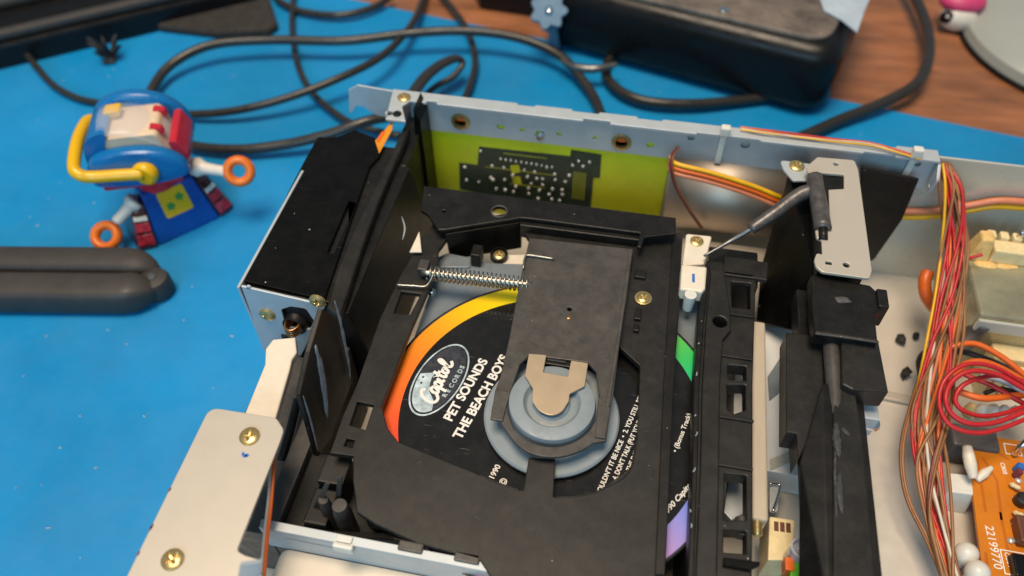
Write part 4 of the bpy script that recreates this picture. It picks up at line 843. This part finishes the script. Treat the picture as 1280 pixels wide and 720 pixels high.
for c, mt, r in (((172.8, 32.6, -36.0), 'ink_blue', 1.6), ((171.8, 30.1, -36.0), 'rust_wire', 1.3), ((171.2, 19.4, -36.0), 'wire_black', 2.6)):
    lathe('board_component', [(r, -2), (r, 1.5), (r*0.7, 2.2)], c, mt, ob, n=16)
box('board_component', tuple(c-d for c, d in zip((169.2, 6.7, -36.0), (3, 5, 2))), tuple(c+d for c, d in zip((169.2, 6.7, -36.0), (6, 5, 3))), 'brown_part', ob, 0.5)
box('board_component', tuple(c-d for c, d in zip((166.4, -6.8, -36.0), (4, 4, 2))), tuple(c+d for c, d in zip((166.4, -6.8, -36.0), (6, 4, 2))), 'case_black', ob, 0.5)
tube('component_lead', [(172.9, 38.9, -37.0), (173.0, 39.6, -32.0), (175.6, 42.3, -28.0)], 1.1, 'chrome', ob, n=8)
for k, c in enumerate(((167.6, 9.9, -37.0), (165.0, 3.4, -37.0), (172.4, 28.1, -37.0))):
    blob('solder_blob', (c[0], c[1], OZ+0.4), (1.4, 1.2, 0.8), 'solder', ob, seed=40+k, rough=0.2, smooth=True)
for k, (p0_, p1_) in enumerate((((159.3, 34.5, -38.0), (158.4, 13.1, -38.0)), ((161.3, 35.9, -38.0), (164.8, 27.1, -38.0)), ((164.8, 27.1, -38.0), (163.4, 11.0, -38.0)), ((164.5, 40.6, -38.0), (171.2, 36.7, -38.0)), ((163.5, 14.1, -38.0), (163.2, -3.8, -38.0)), ((155.6, -2.4, -38.0), (154.6, -16.7, -38.0)))):
    v_, f_ = sweep([Vector((p0_[0], p0_[1], OZ)), Vector((p1_[0], p1_[1], OZ))], 0.55, 4, [(1, 0), (0.8, 0.05), (-0.8, 0.05), (-1, 0)])
    mesh_obj('copper_trace', v_, f_, 'trace_orange', ob)
for k, (p0_, p1_) in enumerate((((168.1, 25.5, -36.0), (171.6, 23.6, -36.0)), ((166.9, 13.9, -36.0), (170.5, 13.0, -36.0)))):
    a_, b_ = Vector(p0_), Vector(p1_)
    tube('resistor', [a_, a_.lerp(b_, 0.2), a_.lerp(b_, 0.5), a_.lerp(b_, 0.8), b_], [0.3, 1.0, 0.85, 1.0, 0.3], 'connector_cream', ob, n=10, step=4)
# board support clip and white cable ties
sp_ = (151.0, 23.5, -40.0)
hull('support_clip', [(sp_[0]-5, sp_[1]-6, FLOOR), (sp_[0]+6, sp_[1]-6, FLOOR), (sp_[0]-4, sp_[1]+5, FLOOR), (sp_[0]+6, sp_[1]+5, FLOOR), (sp_[0]-4, sp_[1]-4, -39), (sp_[0]+5, sp_[1]-4, -38), (sp_[0]-3, sp_[1]+4, -39), (sp_[0]+5, sp_[1]+4, -38)], 'milky_plastic', dev, 0.6)
tube('clip_finger', [(152.3, 34.5, -30.0), (152.7, 29.5, -31.0), (154.4, 23.8, -34.0)], [1.6, 2.1, 2.2, 1.4], 'white_plastic', dev, n=10)
tube('clip_finger', [(162.4, 30.4, -35.0), (159.6, 27.8, -36.0), (157.0, 25.1, -37.0)], [0.8, 1.8, 1.2], 'white_plastic', dev, n=10)
for k, c in enumerate(((149.0, -4.3, -38.0), (150.6, -11.3, -36.0))):
    lathe('round_spacer', [(2.0, -12), (2.2, -4), (3.6, -2.2), (4.0, 0), (3.4, 2.2), (1.8, 3.4), (0.4, 3.7)], c, 'milky_plastic', dev, n=20)

# ------------------------------------------------------------------ loose crumbs on the chassis floor
for k, (c, lab) in enumerate((((142.5, 96.1, -48.0), 'black plastic crumb on the chassis floor, upper left of three'), ((149.0, 99.6, -48.0), 'small black crumb on the chassis floor nearest the wire loom'), ((141.7, 77.9, -48.0), 'black plastic crumb on the chassis floor, lowest of three'))):
    o = blob('plastic_crumb', (c[0], c[1], -47.6), (2.3-0.5*(k == 1), 2.6-0.9*(k == 1), 2.3), 'crumb', None, seed=60+k, rough=0.35, sub=1)
    tag(o, lab, 'debris', 'crumbs on the chassis floor')

# ------------------------------------------------------------------ cables lying on the mat
def cable(label, pts, r, flat=False, m='cable_black', group='black cables behind the player'):
    sect = [(1.5*math.cos(2*PI*i/14)*(1-0.12*(i % 7 == 0)), 0.75*math.sin(2*PI*i/14)) for i in range(14)] if flat else None
    o = tube('cable', pts, r, m, None, n=12, step=12, sect=sect)
    return tag(o, label, 'cable', group)
cable('thin black cable running from the top left corner to behind the toy robot', [(-477.2, 322.9, -50.0), (-424.4, 275.0, -52.0), (-394.8, 247.1, -56.0), (-355.9, 216.3, -58.0), (-332.8, 205.0, -59.0), (-314.5, 201.7, -59.0), (-299.1, 202.9, -59.0)], 2.1)
cable('long black cable arching over the mat from the toy robot to the rear bar', [(-278.6, 201.3, -58.0), (-283.7, 216.4, -56.0), (-280.1, 238.8, -52.0), (-260.6, 257.8, -48.0), (-224.7, 269.9, -48.0), (-178.6, 277.3, -48.0), (-134.4, 291.5, -46.0), (-98.9, 298.2, -45.0), (-67.3, 297.1, -46.0), (-40.0, 288.3, -50.0), (-18.9, 266.6, -56.0), (-7.6, 243.2, -58.0), (0.9, 211.4, -58.0)], 3.0)
cable('black cable rising from the toy robot towards the top middle of the mat', [(-274.8, 198.0, -58.0), (-253.6, 198.2, -57.0), (-223.9, 202.8, -54.0), (-193.0, 216.4, -50.0), (-164.6, 238.0, -46.0), (-147.5, 264.4, -46.0), (-143.1, 310.5, -52.0), (-148.1, 356.7, -58.0), (-152.6, 384.3, -58.0)], 2.4)
cable('black cable crossing the mat in front of the rear left corner of the player', [(-258.5, 181.7, -58.0), (-235.7, 172.1, -57.0), (-206.2, 172.8, -56.0), (-179.6, 180.2, -54.0), (-157.6, 187.9, -50.0), (-141.3, 195.3, -46.0), (-128.7, 203.5, -46.0), (-112.7, 212.5, -50.0)], 3.0)
cable('thin black cable dropping from the top edge and crossing two others', [(-246.4, 357.8, -59.0), (-228.2, 306.9, -59.0), (-206.2, 261.3, -58.0), (-185.7, 233.3, -57.0), (-163.9, 215.5, -57.0), (-145.9, 206.5, -57.0), (-120.6, 203.4, -58.0)], 2.0)
cable('thin black cable curving down on the mat right of the flat cable loop', [(-147.3, 375.5, -59.0), (-124.6, 344.7, -58.0), (-105.8, 314.0, -56.0), (-93.9, 283.3, -56.0), (-91.4, 259.0, -57.0), (-91.9, 239.6, -58.0), (-90.3, 216.5, -58.0)], 2.1)
cable('short black cable curled along the top edge of the mat', [(-257.2, 342.7, -58.0), (-245.0, 330.5, -58.0), (-224.8, 321.3, -58.0), (-197.9, 320.3, -57.0), (-179.0, 333.1, -57.0), (-169.9, 351.0, -57.0)], 2.4)
cable('flat black cable folded into a tight loop behind the player', [(-116.1, 195.7, -40.0), (-115.9, 214.4, -40.0), (-113.8, 237.5, -41.0), (-107.6, 255.1, -42.0), (-100.8, 265.4, -44.0), (-97.7, 266.0, -48.0), (-101.9, 257.4, -52.0), (-110.5, 248.6, -54.0), (-115.2, 237.7, -55.0), (-115.5, 216.9, -56.0)], 2.6, flat=True)
cable('thick black cable bending across the desk on the far right', [(183.5, 429.1, -50.0), (188.4, 392.1, -50.0), (189.9, 357.7, -50.0), (185.5, 325.0, -50.0), (176.0, 300.7, -52.0), (156.6, 282.7, -55.0), (130.6, 263.5, -57.0), (107.3, 244.0, -58.0), (84.6, 226.9, -58.0)], 3.4)
cable('thick black cable emerging under the black charger box', [(-6.9, 316.0, -58.0), (-10.6, 288.4, -57.0), (-2.0, 269.7, -56.0), (15.9, 259.9, -56.0), (42.1, 261.5, -56.0), (70.5, 271.3, -57.0), (104.1, 285.3, -58.0)], 3.0)
tube_o = tube('cable_end', [(-39.3, 284.0, -50.0), (-28.3, 278.2, -50.0), (-15.8, 277.2, -49.0), (-3.3, 283.2, -48.0)], [1.2, 2.6, 2.6, 1.4], 'dark_steel', None, n=12)
tag(tube_o, 'shiny metal cable end poking out below the black charger box', 'cable end')

# ------------------------------------------------------------------ black charger box with dusty top
ad = thing('charger_box', 'large black plastic charger box with dusty top behind the player', 'charger', (40, 300, MAT_Z))
fb0, fb1 = Vector((-48.7, 312.8, -62.0)), Vector((109.2, 267.7, -62.0))
dv = (fb1-fb0); dv.z = 0; dn = Vector((-dv.y, dv.x, 0)).normalized(); dx = dv.normalized()
c0 = fb0-dx*12; c1 = fb1+dx*12
lower = rounded([(c0.x, c0.y), (c1.x, c1.y), (c1.x+dn.x*95, c1.y+dn.y*95), (c0.x+dn.x*95, c0.y+dn.y*95)], 20, 8)
plate('case_body', lower, MAT_Z, -16.5, 'case_black', ad, bevel=12.0, smooth=True)
cc = Vector(((c0.x+c1.x)/2+dn.x*47.5, (c0.y+c1.y)/2+dn.y*47.5))
upper = [(cc.x+(p[0]-cc.x)*0.90, cc.y+(p[1]-cc.y)*0.84) for p in lower]
plate('case_lid', upper, -18.5, -14.5, 'case_dusty', ad, bevel=1.5)
lathe('lid_button', [(3, 0), (3, 1.2), (2, 1.8)], (54.5, 297.2, -14.5), 'chrome', ad, n=16)
cd = plate('paper_card', [(105.4, 354.8), (150.6, 362.8), (135.2, 312.7), (128.4, 285.8), (120.6, 297.8), (111.3, 306.6)], -14.2, -13.0, 'paper_card', None, bevel=0.3)
tag(cd, 'pale blue card lying on the far right corner of the charger box', 'card')
# star knob on its stem
kn = thing('star_knob', 'blue grey star shaped plastic knob with metal centre, top middle', 'knob', (-53.1, 333.4, -62.0))
kc = Vector((-50.4, 305.2, -30.0)); view = (cam.location/MM-kc).normalized()
zq = Vector((0.1, -0.75, 0.65)).normalized().to_track_quat('Z', 'Y').to_matrix()
kv = []; kf = []; nn = 84
for zz, s in ((-3.5, 0.97), (-2.8, 1.0), (2.8, 1.0), (3.5, 0.95)):
    for i in range(nn):
        a = 2*PI*i/nn; r = (10.6+1.5*math.cos(7*a))*s; q = kc+zq @ Vector((r*math.cos(a), r*math.sin(a), zz)); kv.append(tuple(q))
for k in range(3):
    for i in range(nn): j = (i+1) % nn; kf.append((k*nn+i, k*nn+j, (k+1)*nn+j, (k+1)*nn+i))
kf.append(tuple(range(nn-1, -1, -1))); kf.append(tuple(range(3*nn, 4*nn)))
mesh_obj('knob_disc', kv, kf, 'knob_blue', kn)
lathe('knob_centre', [(2.6, 3.4), (2.6, 4.6), (1.8, 5.2), (1.0, 4.6)], tuple(kc), 'chrome', kn, n=20, tilt=zq)
tube('knob_stem', [kc+Vector((1, 0, -6)), kc+Vector((3, 4, -18)), kc+Vector((4, 8, -31.5))], 3.4, 'knob_blue', kn, n=10)
lathe('knob_bolt', [(4.5, -10), (4.8, -9), (4.8, -4.2)], tuple(kc+Vector((5, 3, 2))), 'chrome', kn, n=20, tilt=zq)

# ------------------------------------------------------------------ dark devices in the top left corner
bc = thing('black_case', 'long black plastic case edge crossing the top left corner', 'case', (-393.0, 271.9, -62.0))
q0, q1 = Vector((-398.1, 225.1, -62.0)), Vector((-321.0, 282.9, -62.0))
bd = (q1-q0); bd.z = 0; bd.normalize(); bn = Vector((-bd.y, bd.x, 0))
p0 = q0-bd*150; p1 = q1+bd*75
def strip(d0, d1): return [((p0+bn*d0).x, (p0+bn*d0).y), ((p1+bn*d0).x, (p1+bn*d0).y), ((p1+bn*d1).x, (p1+bn*d1).y), ((p0+bn*d1).x, (p0+bn*d1).y)]
plate('case_base', strip(0, 160), MAT_Z, -46, 'case_black', bc, bevel=2.0)
plate('case_rail', strip(4, 12), -46, -40, 'rubber_grey', bc, bevel=2.0)
plate('case_inset', strip(13, 42), -46, -44, 'glossy_black', bc, bevel=0.8)
plate('case_rim', strip(44, 70), -46, -38, 'rubber_grey', bc, bevel=3.0)
pd = plate('fabric_pouch', rounded([(-319.0, 285.1), (-308.0, 314.2), (-315.7, 365.3), (-278.5, 371.9), (-252.3, 328.5), (-236.2, 302.1), (-239.6, 293.5), (-273.0, 284.4)], 4), MAT_Z, -56, 'fabric_black', None, bevel=2.2)
tag(pd, 'flat dark grey fabric pouch at the top edge, right of the black case', 'pouch')
# crumpled scrap
cs = thing('crumpled_scrap', 'small crumpled scrap of black plastic film on the mat, top left', 'scrap', (-331.9, 249.1, -62.0))
rs = random.Random(5); C0 = Vector((-330.9, 249.0, -60.0))
for k in range(26):
    a = rs.uniform(0, 2*PI); t = Vector((math.cos(a)*rs.uniform(3, 14), math.sin(a)*rs.uniform(2, 8), rs.uniform(-1, 13)))
    w = Vector((rs.uniform(-5, 5), rs.uniform(-5, 5), rs.uniform(-1, 4)))
    v = [C0-w*0.5+Vector((0, 0, 2)), C0+w*0.5, C0+t+w*0.3, C0+t-w*0.4+Vector((0, 0, 1)), C0+t*0.5+Vector((0, 0, 3))]
    v2 = [p+Vector((0.3, 0.2, 0.5)) for p in v]
    mesh_obj('film_fold', v+v2, [(0, 1, 4), (1, 2, 4), (2, 3, 4), (3, 0, 4), (5, 6, 9), (6, 7, 9), (7, 8, 9), (8, 5, 9), (0, 1, 6, 5), (1, 2, 7, 6), (2, 3, 8, 7), (3, 0, 5, 8)], 'rubber_grey', cs)

# ------------------------------------------------------------------ folding tool at the left edge
ft = thing('folding_tool', 'dark grey rubber gripped folding tool lying flat on the mat at left', 'hand tool', (-250, 62, MAT_Z))
e0 = Vector((-280.3, 58.3, -54.0)); e1 = Vector((-204.1, 71.6, -54.0)); fd = (e1-e0); fd.z = 0; fdn = fd.normalized(); fs = Vector((-fdn.y, fdn.x, 0))
def grip(name, off, zc, w, h, ext, tip):
    path = []; rad = []
    L = fd.length+ext
    for i in range(41):
        t = i/40; path.append(e0-fdn*40+fdn*(L+40)*t+fs*(off(t))+Vector((0, 0, zc-(-54))))
        rad.append(max(0.12, min(1, ((1-t)/tip)**0.5 if t > 1-tip else 1)))
    sect = [(w*math.copysign(abs(math.cos(a))**0.5, math.cos(a)), h*math.copysign(abs(math.sin(a))**0.55, math.sin(a))) for a in [2*PI*i/20 for i in range(20)]]
    v, f = sweep(path, rad, 20, sect)
    return mesh_obj(name, v, f, 'rubber_grey', ft, smooth=True)
grip('grip', lambda t: 8.1-2.0*max(0, t-0.85)/0.15, -53.5, 7.7, 8.4, 0, 0.09)
grip('grip', lambda t: -8.9+2.5*max(0, t-0.85)/0.15, -53.8, 8.5, 8.2, 3, 0.09)
tube('spine', [e0-fdn*40+Vector((0, 0, -2)), e0+fd*0.5+Vector((0, 0, -2)), e1+fdn*1+Vector((0, 0, -2))], 4.5, 'case_black', ft, n=10)
lathe('pivot', [(6.6, -7.5), (7.6, -5), (7.6, 1), (6.6, 3.4), (4.0, 4.2), (1.0, 4.4)], tuple(e1-fdn*0.5-fs*1.5+Vector((0, 0, 0))), 'rubber_grey', ft, n=28)
lathe('pivot_screw', [(2.2, 0), (2.0, 0.6), (0.6, 0.8)], tuple(e1-fdn*0.5-fs*1.5+Vector((0, 0, 4.3))), 'dark_steel', ft, n=16)

# ------------------------------------------------------------------ toy robot
RZ = math.atan2(28.5, 24.9)
toy = thing('toy_robot', 'blue toy robot with yellow handle, clear visor and orange ring hands', 'toy', (-212, 122, MAT_Z))
tl = Vector((-208.8, 111.6, MAT_Z)); tx = Vector((0.66, 0.75, 0)); ty = Vector((-0.75, 0.66, 0)); tz_ = Vector((0, 0, 1))
def T(x, y, z): return tuple(tl+tx*x+ty*y+tz_*z)
# body: sloping front panel, flared printed flanks
hull('body', [T(-17, 0, 0), T(17, 0, 0), T(-17, 26, 0), T(17, 26, 0), T(-13, 8, 27), T(13, 8, 27), T(-13, 22, 27), T(13, 22, 27)], 'toy_deep_blue', toy, 1.5, 3)
for s in (-1, 1):
    hull('flank', [T(17.2*s, -1, 0), T(27*s, 2, 0), T(17.2*s, 24, 0), T(27*s, 22, 0), T(13.4*s, 6, 24), T(20*s, 8, 22), T(13.4*s, 20, 24), T(21*s, 18, 21)], 'toy_dark', toy, 2.4, 4)
    for k, (h0, h1, mt) in enumerate(((3, 8.5, 'toy_berry'), (10, 14.5, 'toy_berry'), (15.8, 18.0, 'toy_white'))):
        w0 = lambda h: 17.6-(17.6-13.8)*h/24.0
        w1 = lambda h: 26.4-(26.4-19.6)*h/24.0
        yf = lambda h, e: (-1+7.0*h/24.0) if e == 0 else (2+6.0*h/22.0)
        va = [T((w0(h0)+0.8)*s, yf(h0, 0)-0.3, h0), T(w1(h0)*s, yf(h0, 1)-0.5, h0+0.5), T(w1(h1)*s, yf(h1, 1)-0.5, h1), T((w0(h1)+0.8)*s, yf(h1, 0)-0.3, h1)]
        vb = [tuple(Vector(q)+ty*1.2) for q in va]
        mesh_obj('flank_print', va+vb, [(0, 1, 2, 3), (4, 7, 6, 5), (0, 4, 5, 1), (1, 5, 6, 2), (2, 6, 7, 3), (3, 7, 4, 0)], mt, toy)
# sticker with two green shapes on the sloping front
def fr(x, h): return Vector(T(x, 8*h/27.0-0.35, h))
st_ = [(-7.2, 11.5), (7.2, 11.5), (6.8, 25.5), (-6.8, 25.5)]
st_r = rounded(st_, 1.2, 3)
va = [tuple(fr(x, h)) for x, h in st_r]; vb = [tuple(fr(x, h)+ty*0.6) for x, h in st_r]; nn = len(va)
stk = mesh_obj('sticker', va+vb, [tuple(range(nn))]+[tuple(range(2*nn-1, nn-1, -1))]+[(i, (i+1) % nn, nn+(i+1) % nn, nn+i) for i in range(nn)], 'toy_yellow', toy)
for cx_, ch_ in ((-2.8, 17.0), (2.9, 20.0)):
    pg = [(cx_+(2.4 if k % 2 == 0 else 1.5)*math.cos(k*PI/5), ch_+(2.4 if k % 2 == 0 else 1.5)*math.sin(k*PI/5)) for k in range(10)]
    va = [tuple(fr(x, h)-ty*0.25) for x, h in pg]; vb = [tuple(fr(x, h)) for x, h in pg]
    mesh_obj('sticker_print', va+vb, [tuple(range(10))]+[(i, (i+1) % 10, 10+(i+1) % 10, 10+i) for i in range(10)], 'toy_green', stk)
lathe('neck', [(10, 0), (9, 4), (9, 8)], T(-2, 16, 26), 'toy_red', toy, n=24)
# helmet: a barrel facing right, its near side carries the yellow handle boss
HC = Vector((-225.2, 124.7, -19.0)); hx = Vector((0.93, 0.36, 0)); hy = Vector((-0.36, 0.93, 0))
def H(x, y, z): return tuple(HC+hx*x*1.0+hy*y*0.88+Vector((0, 0, z*0.90)))
dome = []
for i in range(25):
    a = PI*i/24; dome.append((22*math.cos(a), 26*math.sin(a)))
def half_barrel(name, prof, y0, y1, m, parent, close=True):
    n = len(prof); v = [H(p[0], y0, p[1]) for p in prof]+[H(p[0], y1, p[1]) for p in prof]
    f = [(i, i+1, n+i+1, n+i) for i in range(n-1)]
    if close: f += [tuple(range(n)), tuple(range(2*n-1, n-1, -1)), (0, n, 2*n-1, n-1)]
    return mesh_obj(name, v, f, m, parent, smooth=False)
def smooth_loop(pts, n=6): return [tuple(q)[:2] for q in smooth_path([(x, y, 0) for x, y in pts], n, True)]
side_prof = smooth_loop([(23, -2), (21.5, 5), (15, 11), (4, 14.5), (-9, 14.5), (-19, 11), (-23, 3), (-22, -6), (-10, -8.5), (8, -8.5), (20, -6)])
far_prof = smooth_loop([(23, 0), (21.5, 11), (15, 20), (4, 25), (-9, 25), (-19, 19), (-23, 6), (-22, -6), (-10, -8.5), (8, -8.5), (20, -6)])
def barrel(name, prof, y0, y1, m, k=0.9):
    n = len(prof); cx_ = sum(p[0] for p in prof)/n; cz_ = sum(p[1] for p in prof)/n
    v = []
    rows = [(y0, k), (y0+1.2, 0.975), (y0+2.5, 1.0), (y1-2.5, 1.0), (y1-1.2, 0.975), (y1, k)]
    for y, s in rows: v += [H(cx_+(p[0]-cx_)*s, y, cz_+(p[1]-cz_)*s) for p in prof]
    f = [tuple(range(n)), tuple(range(6*n-1, 5*n-1, -1))]
    for r in range(5): f += [(r*n+i, r*n+(i+1) % n, (r+1)*n+(i+1) % n, (r+1)*n+i) for i in range(n)]
    o = mesh_obj(name, v, f, m, toy, smooth=True); o.data.set_sharp_from_angle(angle=math.radians(50)); return o
barrel('helmet_side', side_prof, -22, -14, 'toy_blue')
barrel('helmet_side', far_prof, 14, 22, 'toy_blue')
back_prof = smooth_loop([(-9, 22), (-13, 23), (-20, 18), (-22.8, 6), (-22, -5), (-16, -8), (-13, 0), (-12, 14)])
barrel('helmet_back', back_prof, -15, 15, 'toy_blue', k=1.0)
barrel('face_plate', rounded([(-14, 19.5), (-14, -6), (13, -6), (16, 4), (13, 19.5)], 3, 4), -14, 14, 'toy_cream', k=0.95)
barrel('visor_rim', rounded([(14, -7), (22.5, -3.5), (23.4, 4), (20.5, 13), (17, 14), (18, 2)], 1.5, 3), -15, 15, 'toy_red', k=1.0)
barrel('chin', rounded([(-20, -11), (16, -11), (19, -7.9), (-20, -7.9)], 1, 3), -19, 19, 'toy_red', k=1.0)
for y in (-8, 8): barrel('visor_tab', rounded([(9, 17), (16, 15), (15, 19), (10, 21)], 1, 3), y-2.2, y+2.2, 'toy_red', k=0.95)
barrel('visor_band', rounded([(-12, 19), (-4, 22), (-4, 24.5), (-12, 24)], 1, 3), 2, 10, 'toy_yellow', k=0.95)
vv = []; vf = []; na, nb = 20, 14
for i in range(na+1):
    t = -0.15+(PI/2+0.35)*i/na
    for k in range(nb+1):
        s = -1+2*k/nb; q = 1-0.13*s*s
        vv.append(H(-9+31*math.sin(t)*q, 15*s, -3+28.5*math.cos(t)*q))
for i in range(na):
    for k in range(nb): a = i*(nb+1)+k; vf.append((a, a+1, a+nb+2, a+nb+1))
vo_ = mesh_obj('visor', vv, vf, 'toy_clear', toy, smooth=True)
vo_.modifiers.new('thickness', 'SOLIDIFY').thickness = 0.8*MM
lathe('handle_boss', [(5.8, -1), (6.2, 1), (6.0, 3.0), (4.8, 4.2)], H(4, -21.5, 1), 'toy_yellow', toy, axis='y', n=32)
lathe('handle_boss', [(5.8, -1), (6.2, 1), (6.0, 3.0), (4.8, 4.2)], H(3, 26, 2), 'toy_yellow', toy, axis='y', n=32)
tube('handle', [H(3, -24.5, 2), H(-8, -24.5, 3), H(-20, -24.5, 4), H(-25, -24, 6), H(-27.5, -19, 8), H(-28, 0, 10), H(-27.5, 19, 8), H(-25, 24, 6), H(-20, 24.5, 4), H(3, 24.5, 2)], 3.0, 'toy_yellow', toy, n=14)
# arms ending in orange ring hands
def arm(a, b_, ringc, axis):
    A_, B_, C_ = Vector(a), Vector(b_), Vector(ringc)
    tube('arm', [A_, A_.lerp(B_, 0.35), B_], [4.6, 5.0, 3.2, 2.8, 2.8], 'toy_white', toy, n=14)
    q = Vector(axis).normalized().to_track_quat('Z', 'Y').to_matrix()
    pts = [C_+q @ Vector((5.6*math.cos(2*PI*i/28), 5.6*math.sin(2*PI*i/28), 0)) for i in range(28)]
    v_, f_ = sweep(pts, 1.0, 10, [(2.4*math.cos(2*PI*i/10), 2.9*math.sin(2*PI*i/10)) for i in range(10)], closed=True)
    mesh_obj('ring_hand', v_, f_, 'toy_orange', toy, smooth=True)
arm((-227.8, 107.1, -38.0), (-236.8, 98.0, -46.0), (-242.1, 92.6, -52.0), (0.15, -0.55, 0.8))
arm((-204.0, 128.1, -30.0), (-185.3, 127.3, -30.0), (-179.6, 128.9, -30.0), (0.35, -0.75, 0.55))

# ------------------------------------------------------------------ far right corner: enamel lamp foot and small pink figure
lf = thing('lamp_foot', 'pale grey round enamel lamp foot in the top right corner', 'lamp base', (290, 395, -64.5))
lathe('foot_dome', [(78, 0), (80, 3), (79, 9), (70, 16), (52, 21), (30, 24), (10, 25)], (300, 385, -64.5), 'grey_enamel', lf, n=80)
lathe('foot_rim', [(78, -0.0), (82, 0.6), (82, 2.2), (79, 3)], (300, 385, -64.5), 'case_black', lf, n=80)
lathe('foot_stem', [(9, 0), (8, 60), (8, 120)], (300, 385, -40), 'grey_enamel', lf, n=32)
pf = thing('pink_figure', 'small pink and white plastic toy with a black dot eye, top right', 'toy', (219.9, 402.2, -64.5))
pc = Vector((213.3, 388.8, -52.0))
blob('figure_body', tuple(pc+Vector((2, 0, -3))), (12, 9, 9), 'toy_white', pf, rough=0.0, sub=3, smooth=True)
blob('figure_cap', tuple(pc+Vector((2, 5, 6))), (15, 11, 7), 'pink', pf, rough=0.0, sub=3, smooth=True)
blob('figure_eye', tuple(pc+Vector((-7, -5, -1))), (4.4, 3.6, 4.4), 'case_black', pf, rough=0.0, sub=3, smooth=True)
blob('eye_glint', tuple(pc+Vector((-7.5, -8.2, 1))), (1.2, 0.8, 1.2), 'toy_white', pf, rough=0.0, sub=2, smooth=True)

# a second black case end behind the knob, and lint on the mat
bk = plate('dark_box', rounded([(-107.5, 356.9), (-67.7, 353.4), (-63.9, 444.9), (-152.4, 442.3)], 4), -64.4, -35, 'case_black', None, bevel=2)
tag(bk, 'dark box standing on the wooden desk at the top, left of the star knob', 'box')
rm_ = random.Random(21)
lint = []
for (x, y) in [(-291.4, 100.9), (-244.8, 35.4), (-205.2, 38.2), (-203.4, -33.7), (-154.8, 23.1), (-212.9, -37.0), (-310.5, 165.8), (-281.7, 169.6), (-343.7, 182.6), (-205.5, -1.2), (-190.3, -49.9), (-185.2, 56.4), (-242.0, 13.0), (-185.5, -22.6), (-158.5, 51.7), (-178.0, 4.0), (-205.4, -17.0)]:
    lint.append((x, y))
v = []; f = []
for x, y in lint:
    a = rm_.uniform(0, PI); L = rm_.uniform(0.25, 0.9); w = rm_.uniform(0.15, 0.3); k = len(v)
    ca, sa = math.cos(a), math.sin(a)
    for (p, q) in ((-L, -w), (L, -w), (L, w), (-L, w)): v.append((x+p*ca-q*sa, y+p*sa+q*ca, -61.9))
    v += [(x, y, -61.3)]
    f += [(k, k+1, k+2, k+3), (k, k+1, k+4), (k+1, k+2, k+4), (k+2, k+3, k+4), (k+3, k, k+4)]
lt = mesh_obj('lint', v, f, 'wire_white', None); lt['kind'] = 'stuff'; tag(lt, 'pale specks of lint scattered on the blue mat', 'lint')
